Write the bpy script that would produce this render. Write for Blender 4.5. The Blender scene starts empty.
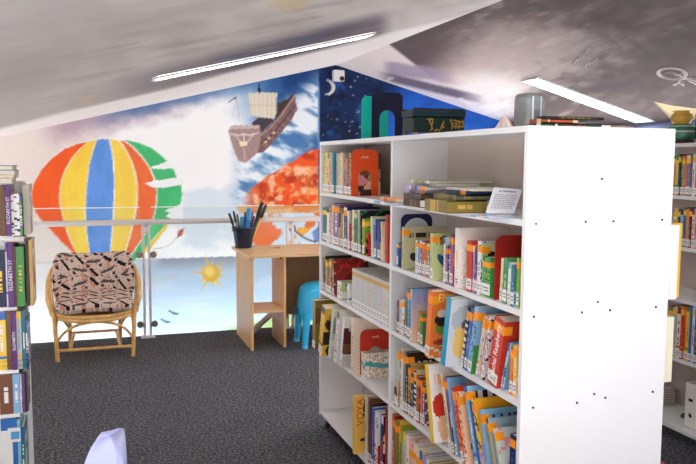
import bpy, math, random
import numpy as np
from mathutils import Vector, Matrix, Euler
random.seed(7)
RNG = np.random.RandomState(11)
SC = bpy.context.scene
COL = SC.collection

# ------------------------------------------------------------------ camera model
F, PITCH, YAW, ROLL = 751.37, 0.0932, 0.3288, 0.0057
EYE = np.array([0, 0, 1.56])
_r = np.array([math.cos(YAW), -math.sin(YAW), 0])
_f = np.array([math.sin(YAW)*math.cos(PITCH), math.cos(YAW)*math.cos(PITCH), -math.sin(PITCH)])
_u = np.cross(_r, _f)
RV = math.cos(ROLL)*_r + math.sin(ROLL)*_u
UV = math.cos(ROLL)*_u - math.sin(ROLL)*_r
def ray(x, y): return _f + RV*(x-348)/F - UV*(y-232)/F
def at(x, y, ax, v):
    d = ray(x, y); i = 'XYZ'.index(ax); t = (v-EYE[i])/d[i]
    return Vector(EYE + t*d)
def proj(P):
    P = np.asarray(P, float)-EYE; d = P @ _f
    return 348+F*(P @ RV)/d, 232-F*(P @ UV)/d
def y_for(px, X, z):                       # the depth at which a plane X = const shows at column px
    a, b = 0.3, 9.0
    for _ in range(50):
        m = (a+b)/2
        if proj((X, m, z))[0] > px: a = m
        else: b = m
    return (a+b)/2

cam = bpy.data.cameras.new('camera'); cam.sensor_width = 36; cam.lens = F*36/696
cam.clip_start = 0.02; cam.clip_end = 100
camo = bpy.data.objects.new('camera', cam); COL.objects.link(camo)
M = Matrix(((RV[0], UV[0], -_f[0], 0), (RV[1], UV[1], -_f[1], 0), (RV[2], UV[2], -_f[2], 1.56), (0, 0, 0, 1)))
camo.matrix_world = M
SC.camera = camo

# ------------------------------------------------------------------ colour + materials
def lin1(c): return c/12.92 if c <= 0.04045 else ((c+0.055)/1.055)**2.4
def L(rgb): return tuple(lin1(v/255.0) for v in rgb)
def linarr(a):
    a = np.clip(a/255.0, 0, 1)
    return np.where(a <= 0.04045, a/12.92, ((a+0.055)/1.055)**2.4)

MATS = {}
def mat(name, rgb=(200, 200, 200), rough=.5, metal=0, spec=.5, attr=False, var=0.0, vscale=20, bump=0.0, bscale=200, emit=0, trans=0, stretch=None):
    if name in MATS: return MATS[name]
    m = bpy.data.materials.new(name); m.use_nodes = True
    nt = m.node_tree; b = nt.nodes['Principled BSDF']
    b.inputs['Roughness'].default_value = rough; b.inputs['Metallic'].default_value = metal
    b.inputs['Specular IOR Level'].default_value = spec
    b.inputs['Base Color'].default_value = (*L(rgb), 1)
    src = None
    if attr:
        a = nt.nodes.new('ShaderNodeAttribute'); a.attribute_name = 'Col'; src = a.outputs['Color']
        nt.links.new(src, b.inputs['Base Color'])
    tc = None
    if var or bump:
        tc = nt.nodes.new('ShaderNodeTexCoord'); mp = nt.nodes.new('ShaderNodeMapping')
        if stretch: mp.inputs['Scale'].default_value = stretch
        nt.links.new(tc.outputs['Object'], mp.inputs['Vector'])
    if var:
        n = nt.nodes.new('ShaderNodeTexNoise'); n.inputs['Scale'].default_value = vscale; n.inputs['Detail'].default_value = 5
        nt.links.new(mp.outputs['Vector'], n.inputs['Vector'])
        r = nt.nodes.new('ShaderNodeMapRange'); r.inputs['To Min'].default_value = 1-var; r.inputs['To Max'].default_value = 1+var
        r.inputs['From Min'].default_value = .25; r.inputs['From Max'].default_value = .75
        nt.links.new(n.outputs['Fac'], r.inputs['Value'])
        mx = nt.nodes.new('ShaderNodeMix'); mx.data_type = 'RGBA'; mx.blend_type = 'MULTIPLY'; mx.inputs[0].default_value = 1
        if src: nt.links.new(src, mx.inputs[6])
        else: mx.inputs[6].default_value = (*L(rgb), 1)
        nt.links.new(r.outputs['Result'], mx.inputs[7])
        nt.links.new(mx.outputs[2], b.inputs['Base Color'])
    if bump:
        n2 = nt.nodes.new('ShaderNodeTexNoise'); n2.inputs['Scale'].default_value = bscale
        nt.links.new(mp.outputs['Vector'], n2.inputs['Vector'])
        bp = nt.nodes.new('ShaderNodeBump'); bp.inputs['Strength'].default_value = bump; bp.inputs['Distance'].default_value = .004
        nt.links.new(n2.outputs['Fac'], bp.inputs['Height']); nt.links.new(bp.outputs['Normal'], b.inputs['Normal'])
    if emit:
        b.inputs['Emission Color'].default_value = (*L(rgb), 1); b.inputs['Emission Strength'].default_value = emit
    if trans: b.inputs['Transmission Weight'].default_value = trans
    MATS[name] = m
    return m

def carpet_material():
    m = bpy.data.materials.new('charcoal_carpet'); m.use_nodes = True
    nt = m.node_tree; b = nt.nodes['Principled BSDF']; b.inputs['Roughness'].default_value = 1; b.inputs['Specular IOR Level'].default_value = .05
    tc = nt.nodes.new('ShaderNodeTexCoord')
    n = nt.nodes.new('ShaderNodeTexNoise'); n.inputs['Scale'].default_value = 62; n.inputs['Detail'].default_value = 6; n.inputs['Roughness'].default_value = 1.0
    v = nt.nodes.new('ShaderNodeTexVoronoi'); v.inputs['Scale'].default_value = 110
    n2 = nt.nodes.new('ShaderNodeTexNoise'); n2.inputs['Scale'].default_value = 3
    for k in (n, v, n2): nt.links.new(tc.outputs['Object'], k.inputs['Vector'])
    cr = nt.nodes.new('ShaderNodeValToRGB')
    e = cr.color_ramp.elements
    e[0].position = .40; e[0].color = (*L((26, 27, 31)), 1)
    e[1].position = .62; e[1].color = (*L((182, 180, 184)), 1)
    k = e.new(.5); k.color = (*L((76, 77, 84)), 1)
    nt.links.new(n.outputs['Fac'], cr.inputs['Fac'])
    mx = nt.nodes.new('ShaderNodeMix'); mx.data_type = 'RGBA'; mx.blend_type = 'OVERLAY'; mx.inputs[0].default_value = .18
    nt.links.new(cr.outputs['Color'], mx.inputs[6]); nt.links.new(v.outputs['Color'], mx.inputs[7])
    mx2 = nt.nodes.new('ShaderNodeMix'); mx2.data_type = 'RGBA'; mx2.blend_type = 'MULTIPLY'; mx2.inputs[0].default_value = .25
    nt.links.new(mx.outputs[2], mx2.inputs[6]); nt.links.new(n2.outputs['Fac'], mx2.inputs[7])
    nt.links.new(mx2.outputs[2], b.inputs['Base Color'])
    bp = nt.nodes.new('ShaderNodeBump'); bp.inputs['Strength'].default_value = .7; bp.inputs['Distance'].default_value = .006
    nt.links.new(n.outputs['Fac'], bp.inputs['Height']); nt.links.new(bp.outputs['Normal'], b.inputs['Normal'])
    return m

def glass_material(name, tint=(249, 252, 252), gloss=.03, extra=0.0):
    m = bpy.data.materials.new(name); m.use_nodes = True
    nt = m.node_tree; nt.nodes.clear()
    o = nt.nodes.new('ShaderNodeOutputMaterial'); t = nt.nodes.new('ShaderNodeBsdfTransparent'); g = nt.nodes.new('ShaderNodeBsdfGlossy')
    t.inputs['Color'].default_value = (*L(tint), 1); g.inputs['Roughness'].default_value = .03
    fr = nt.nodes.new('ShaderNodeFresnel'); fr.inputs['IOR'].default_value = 1.45
    mx = nt.nodes.new('ShaderNodeMixShader')
    ml = nt.nodes.new('ShaderNodeMath'); ml.operation = 'MULTIPLY_ADD'; ml.inputs[1].default_value = gloss*10; ml.inputs[2].default_value = extra
    nt.links.new(fr.outputs['Fac'], ml.inputs[0]); nt.links.new(ml.outputs[0], mx.inputs['Fac'])
    nt.links.new(t.outputs[0], mx.inputs[1]); nt.links.new(g.outputs[0], mx.inputs[2]); nt.links.new(mx.outputs[0], o.inputs['Surface'])
    return m

WHITE = mat('white_laminate', (236, 236, 238), .35, var=.015, vscale=6)
BACKP = mat('shade_grey_board', (198, 184, 174), .5, var=.02, vscale=5)  # white board toned warm grey to carry the shade inside the shelves
STEEL = mat('brushed_steel', (205, 205, 208), .3, metal=.8, var=.05, vscale=60)
PAINTW = mat('white_powder_coat', (232, 230, 230), .3)
BLACK = mat('black_rubber', (22, 22, 24), .5)
WOOD = mat('beech_veneer', (240, 194, 136), .45, var=.10, vscale=9, stretch=(9, 9, .7))
WOODT = mat('beech_veneer_top', (236, 194, 142), .4, var=.08, vscale=9, stretch=(.7, 9, 9))
WOODB = mat('shaded_veneer', (150, 112, 74), .5, var=.12, vscale=9, stretch=(9, 9, .7))  # browner beech, holding the shadow under the desk in its colour
CANE = mat('golden_cane', (232, 184, 112), .38, var=.22, vscale=22, bump=.2, bscale=120)
PRINT = mat('printed_cover', attr=True, rough=.32, spec=.4)
PAPER = mat('page_paper', (232, 224, 206), .9, var=.10, vscale=60, stretch=(1, 14, 1))
ORANGE = mat('orange_sticker', (255, 158, 24), .5)
YELLOWS = mat('yellow_sticker', (250, 200, 50), .5)
LABEL = mat('white_label', (238, 236, 234), .6)
LABELINK = mat('label_ink', (120, 110, 125), .7)
CARPET = carpet_material()
PAINT = mat('mural_paint', attr=True, rough=.75, spec=.25, var=.02, vscale=30)
CEILP = mat('ceiling_paint', attr=True, rough=.85, spec=.15, var=.02, vscale=10)
WALLM = mat('wall_paint', (226, 218, 212), .8, var=.02, vscale=3)
FABRIC = mat('printed_fabric', attr=True, rough=.95, spec=.1, bump=.3, bscale=300)
CHALK = mat('chalk', (204, 194, 190), .95)
GLASS = glass_material('balustrade_glass', extra=.004)
GLASSEDGE = mat('polished_glass_edge', (244, 250, 250), .15, spec=.8)
LAMP = mat('lamp_diffuser', (255, 252, 246), .5, emit=24)

# ------------------------------------------------------------------ mesh builder
class MB:
    def __init__(s): s.v = []; s.f = []; s.m = []; s.c = []; s.s = []
    def face(s, idx, m=0, c=(.5, .5, .5), sm=False):
        s.f.append(tuple(idx)); s.m.append(m); s.c.append(c); s.s.append(sm)
    def box(s, x0, x1, y0, y1, z0, z1, m=0, c=(.5, .5, .5), T=None, bev=0):
        b = len(s.v)
        P = [(x0, y0, z0), (x1, y0, z0), (x1, y1, z0), (x0, y1, z0), (x0, y0, z1), (x1, y0, z1), (x1, y1, z1), (x0, y1, z1)]
        if T is not None: P = [tuple(T @ Vector(p)) for p in P]
        s.v += P
        for q in ((3, 2, 1, 0), (4, 5, 6, 7), (0, 1, 5, 4), (1, 2, 6, 5), (2, 3, 7, 6), (3, 0, 4, 7)):
            s.face([b+i for i in q], m, c)
        return s
    def tube(s, pts, r, n=10, m=0, c=(.5, .5, .5), closed=False, cap=True):
        pts = [Vector(p) for p in pts]; N = len(pts); b = len(s.v)
        up = Vector((0.13, 0.21, 1)).normalized(); prev = None
        for i, p in enumerate(pts):
            a = pts[(i-1) % N] if (closed or i > 0) else p
            d = pts[(i+1) % N] if (closed or i < N-1) else p
            t = (d-a).normalized()
            if prev is None:
                x = t.cross(up)
                if x.length < .05: x = t.cross(Vector((1, 0, 0)))
            else: x = prev - t*prev.dot(t)
            x.normalize(); prev = x; y = t.cross(x)
            rr = r[i] if isinstance(r, (list, tuple)) else r
            for k in range(n):
                a_ = 2*math.pi*k/n
                s.v.append(tuple(p + x*(rr*math.cos(a_)) + y*(rr*math.sin(a_))))
        for i in range(N if closed else N-1):
            i2 = (i+1) % N
            for k in range(n):
                k2 = (k+1) % n
                s.face((b+i*n+k, b+i*n+k2, b+i2*n+k2, b+i2*n+k), m, c, True)
        if cap and not closed:
            s.face([b+k for k in range(n)][::-1], m, c); s.face([b+(N-1)*n+k for k in range(n)], m, c)
        return s
    def lathe(s, prof, o=(0, 0, 0), n=24, m=0, c=(.5, .5, .5), T=None, sx=1, sy=1, sq=0, cols=None):
        b = len(s.v); o = Vector(o)
        for (r, z) in prof:
            for k in range(n):
                a = 2*math.pi*k/n; ca, sa = math.cos(a), math.sin(a)
                q = 1.0
                if sq: q = 1/((abs(ca)**sq+abs(sa)**sq)**(1/sq))
                p = Vector((r*ca*q*sx, r*sa*q*sy, z))
                if T is not None: p = T @ p
                s.v.append(tuple(p+o))
        for i in range(len(prof)-1):
            for k in range(n):
                k2 = (k+1) % n
                s.face((b+i*n+k, b+i*n+k2, b+(i+1)*n+k2, b+(i+1)*n+k), m, cols[i] if cols else c, True)
        if prof[0][0] > 1e-5: s.face([b+k for k in range(n)][::-1], m, cols[0] if cols else c)
        if prof[-1][0] > 1e-5: s.face([b+(len(prof)-1)*n+k for k in range(n)], m, cols[-1] if cols else c)
        return s
    def prism(s, poly, T, d, m=0, c=(.5, .5, .5)):      # poly in local XY, extruded 0..d in local Z
        b = len(s.v); n = len(poly)
        for z in (0, d):
            for (x, y) in poly: s.v.append(tuple(T @ Vector((x, y, z))))
        s.face([b+i for i in range(n)][::-1], m, c); s.face([b+n+i for i in range(n)], m, c)
        for i in range(n):
            j = (i+1) % n; s.face((b+i, b+j, b+n+j, b+n+i), m, c)
        return s
    def grid(s, fn, nu, nv, m=0, col=None, sm=True):     # fn(i/nu, j/nv) -> point
        b = len(s.v)
        for j in range(nv+1):
            for i in range(nu+1): s.v.append(tuple(fn(i/nu, j/nv)))
        for j in range(nv):
            for i in range(nu):
                a = b+j*(nu+1)+i
                s.face((a, a+1, a+nu+2, a+nu+1), m, col((i+.5)/nu, (j+.5)/nv) if col else (.5, .5, .5), sm)
        return s
    def build(s, name, mats, parent=None, colors=False, loc=None, bevel=0):
        if not isinstance(mats, (list, tuple)): mats = [mats]
        me = bpy.data.meshes.new(name); me.from_pydata(s.v, [], s.f)
        for mm in mats: me.materials.append(mm)
        me.polygons.foreach_set('material_index', s.m); me.polygons.foreach_set('use_smooth', s.s)
        if colors:
            ca = me.color_attributes.new('Col', 'FLOAT_COLOR', 'CORNER')
            arr = []
            for f, c in zip(s.f, s.c):
                arr += [c[0], c[1], c[2], 1.0]*len(f)
            ca.data.foreach_set('color', arr)
        me.update()
        o = bpy.data.objects.new(name, me); COL.objects.link(o)
        if parent is not None: o.parent = parent
        if loc is not None: o.location = loc
        if bevel:
            bv = o.modifiers.new('bevel', 'BEVEL'); bv.width = bevel; bv.segments = 2; bv.limit_method = 'ANGLE'
        return o

def tag(o, label=None, cat=None, group=None, kind=None):
    if label: o['label'] = label
    if cat: o['category'] = cat
    if group: o['group'] = group
    if kind: o['kind'] = kind
    return o
def thing(name, label, cat, loc=(0, 0, 0), rz=0, group=None):
    o = bpy.data.objects.new(name, None); COL.objects.link(o); o.empty_display_size = .05
    o.location = loc; o.rotation_euler = (0, 0, rz)
    return tag(o, label, cat, group)
def smooth_curve(pts, n=8, closed=False):
    P = [Vector(p) for p in pts]; N = len(P); out = []
    for i in range(N if closed else N-1):
        g = lambda k: P[k % N] if closed else P[max(0, min(N-1, k))]
        p0, p1, p2, p3 = g(i-1), g(i), g(i+1), g(i+2)
        for j in range(n):
            t = j/n
            out.append(.5*((2*p1)+(p2-p0)*t+(2*p0-5*p1+4*p2-p3)*t*t+(3*p1-p0-3*p2+p3)*t**3))
    if not closed: out.append(P[-1])
    return out
def text_mesh(s, size, material, name, parent, Mx, sx=1.0, ext=.0006, align='CENTER'):
    cu = bpy.data.curves.new('t', 'FONT'); cu.body = s; cu.size = size; cu.extrude = ext; cu.align_x = align; cu.align_y = 'CENTER'
    cu.resolution_u = 3
    to = bpy.data.objects.new('t', cu); COL.objects.link(to)
    dg = bpy.context.evaluated_depsgraph_get(); dg.update()
    me = bpy.data.meshes.new_from_object(to.evaluated_get(dg))
    bpy.data.objects.remove(to); bpy.data.curves.remove(cu)
    me.materials.clear(); me.materials.append(material); me.name = name
    me.transform(Mx @ Matrix.Diagonal((sx, 1, 1, 1)))
    o = bpy.data.objects.new(name, me); COL.objects.link(o); o.parent = parent
    return o
def basis(xa, ya, o):
    xa = Vector(xa).normalized(); ya = Vector(ya); ya = (ya-xa*ya.dot(xa)).normalized(); za = xa.cross(ya)
    return Matrix(((xa.x, ya.x, za.x, o[0]), (xa.y, ya.y, za.y, o[1]), (xa.z, ya.z, za.z, o[2]), (0, 0, 0, 1)))

# ------------------------------------------------------------------ painting helpers (mural sheets)
def vnoise(x, y, seed=0):
    r = np.random.RandomState(seed); T = r.rand(256, 256)
    xi = np.floor(x).astype(int); yi = np.floor(y).astype(int); fx = x-xi; fy = y-yi
    fx = fx*fx*(3-2*fx); fy = fy*fy*(3-2*fy)
    g = lambda a, b: T[a % 256, b % 256]
    return (g(xi, yi)*(1-fx)+g(xi+1, yi)*fx)*(1-fy)+(g(xi, yi+1)*(1-fx)+g(xi+1, yi+1)*fx)*fy
def fbm(x, y, seed=0, o=4):
    t = 0; a = .5; s = 0
    for k in range(o): t = t+a*vnoise(x*2**k, y*2**k, seed+k); s += a; a *= .55
    return t/s
def sstep(a, b, x):
    t = np.clip((x-a)/(b-a+1e-9), 0, 1); return t*t*(3-2*t)
def inside(u, v, poly):
    xs = [p[0] for p in poly]; ys = [p[1] for p in poly]
    res = np.zeros(u.shape, bool)
    bb = np.where((u >= min(xs)) & (u <= max(xs)) & (v >= min(ys)) & (v <= max(ys)))
    if bb[0].size == 0: return res
    U = u[bb]; V = v[bb]; r = np.zeros(U.shape, bool); n = len(poly)
    for i in range(n):
        x1, y1 = poly[i]; x2, y2 = poly[(i+1) % n]
        if y1 == y2: continue
        c = ((y1 > V) != (y2 > V)) & (U < (x2-x1)*(V-y1)/(y2-y1)+x1)
        r ^= c
    res[bb] = r; return res
def mixc(c, rgb, w):
    w = np.asarray(w)[..., None]; return c*(1-w)+np.array(rgb, float)*w
def segd(u, v, a, b):
    ax, ay = a; bx, by = b; dx, dy = bx-ax, by-ay; l = dx*dx+dy*dy+1e-9
    t = np.clip(((u-ax)*dx+(v-ay)*dy)/l, 0, 1)
    return np.hypot(u-ax-t*dx, v-ay-t*dy)
def line(c, u, v, pts, w, rgb):
    d = np.full(u.shape, 1e9)
    for a, b in zip(pts[:-1], pts[1:]): d = np.minimum(d, segd(u, v, a, b))
    return mixc(c, rgb, 1-sstep(w*.5-.35, w*.5+.35, d))
def poly(c, u, v, p, rgb, a=1.0):
    w = inside(u, v, p).astype(float)*a
    return mixc(c, rgb, w)

# ------------------------------------------------------------------ the gable wall mural (drawn on a sheet whose units are mapped flat onto the wall)
WY = 7.6; RX = 2.45; RZ = 2.567; SL = .247; SR = -.272; XL, XR = -3.0, 4.8
def roof_z(x): return RZ - (RX-x)*SL if x < RX else RZ + (x-RX)*SR
cb = lambda P: [(20+x/3.57, 130+y/3.57) for x, y in P]
cs = lambda P: [(215+x/3.314, 80+y/3.314) for x, y in P]
c2 = lambda P: [(210+x/5.8, 60+y/5.8) for x, y in P]
def paint_mural(u, v):
    c = np.zeros(u.shape+(3,)); c[:] = (230, 216, 209)
    n1 = fbm(u/40, v/22, 1); n2 = fbm(u/14, v/9, 5); n3 = fbm((u+v*.9)/30, (v-u*.55)/9, 9)
    # warm white to cool white sky
    c = mixc(c, (255, 254, 253), sstep(60, 140, u+20*(n1-.5)))
    c = mixc(c, (205, 222, 238), .55*sstep(.45, .7, n1)*sstep(120, 190, u)*sstep(110, 150, v))
    # purple and blue cloud under the roof line
    top = 137-u*.2165
    band = 1-sstep(2, 26, v-top+14*(n2-.5))
    c = mixc(c, (176, 150, 166), .85*band*sstep(30, 70, u)*(1-sstep(150, 230, u)))
    c = mixc(c, (86, 120, 168), .8*(1-sstep(0, 16, v-top+10*(n2-.5)))*sstep(85, 130, u))
    # deep blue around and right of the ship
    w = sstep(218, 282, u+.25*(110-v)+34*(n1-.5))*(1-sstep(120, 200, v-.35*(u-250)))
    c = mixc(c, (66, 122, 180), .92*w)
    w = sstep(258, 300, u+.1*(110-v)+24*(n2-.5))*(1-sstep(105, 185, v-.5*(u-280)))
    c = mixc(c, (20, 56, 112), .9*w)
    # rushing blue and white waves below the hull
    cw = (v-172)+.86*(u-235)                                 # across the stream
    st = (1-sstep(16, 44, np.abs(cw-6)))*sstep(225, 245, u)
    c = mixc(c, (150, 186, 216), .75*st)
    c = mixc(c, (250, 252, 253), .9*st*sstep(.44, .6, n3))
    c = mixc(c, (58, 108, 168), .75*st*(1-sstep(.34, .47, n3)))
    # orange hill
    hill = cs([(70, 425), (95, 385), (130, 350), (175, 318), (225, 285), (260, 268), (300, 240), (345, 222), (420, 205), (420, 425)])
    hm = inside(u, v+5*(n2-.5), hill)*(u < 318.5)
    hc = np.zeros(c.shape); hc[:] = (238, 88, 32)
    hc = mixc(hc, (246, 156, 92), sstep(.5, .68, n2)); hc = mixc(hc, (200, 62, 30), sstep(.52, .7, fbm(u/9, v/11, 21)))
    hc = mixc(hc, (252, 214, 186), .75*sstep(.56, .72, fbm(u/8, v/9, 31)))
    hc = mixc(hc, (168, 40, 22), .6*sstep(.55, .72, fbm(u/12, v/12, 35)))
    hw = hm*sstep(236, 262, u+16*(n2-.5)); c = c*(1-hw[..., None])+hc*hw[..., None]
    
    # gold strip along the hill foot
    g = inside(u, v, [(236, 206), (318, 205), (318, 213), (240, 213)])
    c = mixc(c, (222, 168, 104), .85*g); c = mixc(c, (236, 120, 50), .7*g*sstep(.5, .7, n2))
    # lower right: orange blossom, pale blue, dragonfly
    lw = (v > 213)*(u > 236)*(u < 335)
    c = mixc(c, (206, 222, 236), .9*lw)
    c = mixc(c, (240, 112, 56), .95*lw*sstep(.36, .5, fbm(u/11, v/9, 41)+.5*(1-sstep(6, 18, np.hypot(u-264, (v-233)*1.1)))-.2))
    c = poly(c, u, v, [(296, 229), (300, 227), (306, 228), (312, 227.5), (309, 231), (304, 235), (299, 235)], (244, 172, 74))
    c = poly(c, u, v, [(291, 233), (296, 235), (297, 239), (292, 239)], (246, 168, 80))
    c = poly(c, u, v, [(312, 232), (319, 226), (319, 241), (315, 243)], (112, 140, 196))
    c = mixc(c, (84, 78, 84), (np.abs(np.hypot(u-292.5, v-228.4)-2.6) < .75)); c = mixc(c, (190, 180, 200), .8*(np.hypot(u-292.5, v-228.4) < 2))
    c = line(c, u, v, [(295, 231), (303, 237), (309, 240), (316, 242)], 1.5, (78, 60, 62))
    # ship
    c = poly(c, u, v, c2([(240, 368), (290, 325), (362, 340), (372, 352), (300, 420)]), (74, 66, 74))
    c = poly(c, u, v, c2([(388, 248), (410, 246), (436, 226), (442, 234), (486, 190), (492, 205), (400, 330), (372, 345), (386, 310)]), (70, 56, 56))
    hullside = cs([(150, 178), (182, 150), (215, 112), (240, 80), (262, 46), (266, 60), (272, 98), (255, 130), (215, 180), (180, 222), (158, 240), (140, 243), (150, 200)])
    hw = inside(u, v, hullside); c = mixc(c, (122, 92, 92), hw); c = mixc(c, (150, 120, 112), .7*hw*sstep(.5, .6, fbm((u+v)/12, (v-u*.9)/3, 51)))
    c = line(c, u, v, cs([(150, 185), (185, 158), (220, 118), (264, 52)]), 1.6, (168, 140, 130))
    c = line(c, u, v, cs([(150, 212), (190, 180), (230, 130), (268, 80)]), 1.1, (84, 60, 62))
    for q in ((178, 192), (194, 175), (168, 205)):
        a, b = cs([q])[0]; c = mixc(c, (226, 196, 150), np.hypot(u-a, v-b) < 1.5)
    stern = cs([(44, 168), (58, 150), (148, 150), (152, 178), (150, 205), (142, 240), (118, 262), (100, 275), (78, 268), (66, 240), (56, 212)])
    sw = inside(u, v, stern); c = mixc(c, (178, 148, 144), sw); c = mixc(c, (150, 122, 120), .8*sw*((v*1.15) % 2.3 < .8))
    c = poly(c, u, v, cs([(50, 152), (148, 150), (149, 160), (48, 163)]), (206, 186, 182))
    c = line(c, u, v, cs([(52, 178), (80, 184), (96, 178), (112, 184), (142, 176)]), 1.3, (236, 220, 216))
    c = line(c, u, v, cs([(96, 178), (96, 205)]), 1.1, (236, 220, 216)); c = line(c, u, v, cs([(64, 182), (84, 203)]), .9, (228, 212, 208)); c = line(c, u, v, cs([(128, 180), (110, 203)]), .9, (228, 212, 208))
    c = poly(c, u, v, cs([(80, 204), (108, 204), (106, 219), (82, 219)]), (240, 226, 190))
    c = line(c, u, v, cs([(97, 228), (99, 272)]), 1.0, (216, 200, 196))
    sail = c2([(222, 192), (300, 187), (389, 190), (386, 310), (372, 340), (300, 334), (230, 320), (228, 250)])
    sw = inside(u, v, sail); c = mixc(c, (232, 222, 202), sw); c = mixc(c, (206, 190, 164), .7*sw*((u-250) % 4.2 < .9))
    c = mixc(c, (190, 178, 156), .5*sw*(np.abs(v-105.5) < .5))
    c = line(c, u, v, c2([(284, 135), (286, 192)]), 1.0, (30, 26, 34)); c = poly(c, u, v, c2([(276, 162), (296, 162), (293, 184), (280, 184)]), (26, 24, 34))
    c = line(c, u, v, c2([(108, 246), (150, 214)]), .9, (96, 82, 84)); c = poly(c, u, v, c2([(142, 224), (152, 210), (158, 226)]), (80, 66, 70))
    c = line(c, u, v, c2([(152, 218), (170, 330)]), .7, (190, 176, 168)); c = line(c, u, v, c2([(152, 218), (130, 330)]), .5, (206, 196, 190))
    # foot of the picture, seen below the ledge line
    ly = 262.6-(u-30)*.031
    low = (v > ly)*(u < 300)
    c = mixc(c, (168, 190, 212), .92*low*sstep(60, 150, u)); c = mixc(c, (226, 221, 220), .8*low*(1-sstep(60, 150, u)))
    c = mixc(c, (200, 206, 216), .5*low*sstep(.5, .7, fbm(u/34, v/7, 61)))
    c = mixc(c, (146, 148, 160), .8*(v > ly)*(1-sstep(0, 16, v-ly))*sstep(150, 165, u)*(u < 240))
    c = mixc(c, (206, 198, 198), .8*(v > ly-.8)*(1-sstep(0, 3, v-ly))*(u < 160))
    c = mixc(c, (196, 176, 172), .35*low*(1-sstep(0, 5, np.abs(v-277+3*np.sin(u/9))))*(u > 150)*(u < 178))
    # sun
    r = np.hypot(u-211, v-273.5)
    for k in range(11):
        a = math.radians(k*33+12+(8 if k % 2 else 0)); l = 21 if k % 2 else 15
        p0 = (211+9*math.cos(a), 273.5+9*math.sin(a)); p1 = (211+l*math.cos(a), 273.5+l*math.sin(a)); q = (-math.sin(a)*1.5, math.cos(a)*1.5)
        c = poly(c, u, v, [(p0[0]+q[0], p0[1]+q[1]), p1, (p0[0]-q[0], p0[1]-q[1])], (222, 180, 90), .95)
    c = mixc(c, (214, 168, 62), 1-sstep(8.2, 9.4, r)); c = mixc(c, (240, 214, 130), .7*(1-sstep(3, 7, np.hypot(u-209, v-271)))); c = mixc(c, (190, 150, 70), .6*(np.abs(r-6) < .6)*(v > 273))
    # birds, green bank
    for bx, by in ((173.3, 313), (165.4, 321.4)):
        c = line(c, u, v, [(bx-4, by-2.2), (bx-.6, by-.2), (bx, by), (bx+4.6, by+.9)], 1.5, (44, 56, 74)); c = line(c, u, v, [(bx-1, by-.4), (bx+1.4, by+1.2)], 1.3, (52, 66, 86))
    c = mixc(c, (140, 156, 92), .85*(u > 212)*(u < 330)*sstep(-2, 2, v-(333-(u-212)*.26)+4*(n2-.5)))
    # balloon
    def bal(c, P, rgb):
        w = inside(u, v, cb(P))
        return mixc(mixc(c, rgb, w), tuple(min(255, x*1.08+8) for x in rgb), .35*w*sstep(.45, .6, fbm(u/9, v/26, 71)))
    R0 = [(238, 42), (205, 50), (160, 68), (110, 105), (75, 145), (50, 190), (41, 225), (42, 262), (60, 300), (98, 345), (150, 400), (192, 440), (215, 475)]
    R1 = [(240, 44), (208, 70), (182, 102), (160, 140), (146, 180), (140, 215), (140, 260), (150, 310), (165, 360), (185, 410), (203, 445), (222, 475)]
    Y0 = [(244, 42), (212, 70), (186, 102), (164, 140), (150, 180), (144, 215), (144, 260), (154, 310), (169, 360), (189, 410), (207, 445), (226, 475)]
    Y1 = [(273, 36), (258, 75), (246, 120), (238, 180), (234, 225), (231, 285), (234, 340), (239, 390), (246, 440), (252, 475)]
    B0 = [(277, 34), (262, 75), (250, 120), (242, 180), (238, 225), (235, 285), (238, 340), (243, 390), (250, 440), (256, 475)]
    B1 = [(316, 32), (326, 75), (332, 120), (335, 180), (335, 230), (332, 285), (328, 350), (322, 420), (318, 475)]
    Z0 = [(320, 32), (330, 75), (336, 120), (339, 180), (339, 230), (336, 285), (332, 350), (326, 420), (322, 475)]
    Z1 = [(353, 38), (376, 70), (396, 110), (410, 155), (417, 200), (417, 250), (408, 310), (391, 380), (372, 440), (360, 475)]
    O0 = [(357, 38), (380, 70), (400, 110), (414, 155), (421, 200), (421, 250), (412, 310), (395, 380), (376, 440), (364, 475)]
    O1 = [(370, 38), (402, 62), (432, 95), (458, 130), (476, 170), (486, 215), (486, 255), (480, 295), (462, 345), (430, 395), (400, 440), (380, 475)]
    G0 = [(374, 36), (406, 60), (436, 93), (462, 128), (480, 168), (490, 213), (490, 255), (484, 295), (466, 345), (434, 395), (404, 440), (384, 475)]
    G1 = [(372, 34), (425, 46), (470, 64), (505, 92), (530, 116), (550, 145), (560, 175), (575, 198), (579, 230), (572, 268), (556, 300), (520, 338), (482, 380), (440, 430), (400, 475)]
    c = bal(c, R0+R1[::-1], (240, 92, 36)); c = bal(c, Y0+Y1[::-1], (250, 206, 74)); c = bal(c, B0+B1[::-1], (98, 148, 222))
    c = bal(c, Z0+Z1[::-1], (250, 210, 84)); c = bal(c, O0+O1[::-1], (240, 112, 62)); c = bal(c, G0+G1[::-1], (74, 190, 118))
    W = (250, 250, 250)
    c = poly(c, u, v, cb([(462, 134), (500, 122), (528, 110), (545, 118), (540, 128), (560, 134), (520, 140), (480, 138)]), W)
    c = poly(c, u, v, cb([(448, 190), (480, 180), (520, 176), (566, 170), (585, 176), (580, 196), (540, 200), (505, 206), (470, 204)]), W)
    c = poly(c, u, v, cb([(512, 286), (540, 280), (580, 262), (585, 330), (545, 320), (520, 308), (535, 296)]), W)
    c = poly(c, u, v, cb([(520, 336), (528, 344), (462, 430), (446, 440), (440, 430), (482, 384)]), (248, 208, 70))
    # kite and its string
    c = line(c, u, v, [(153, 249.5), (160, 248.2), (168, 246), (173, 242), (176.5, 237.5)], .55, (190, 180, 168))
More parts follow.
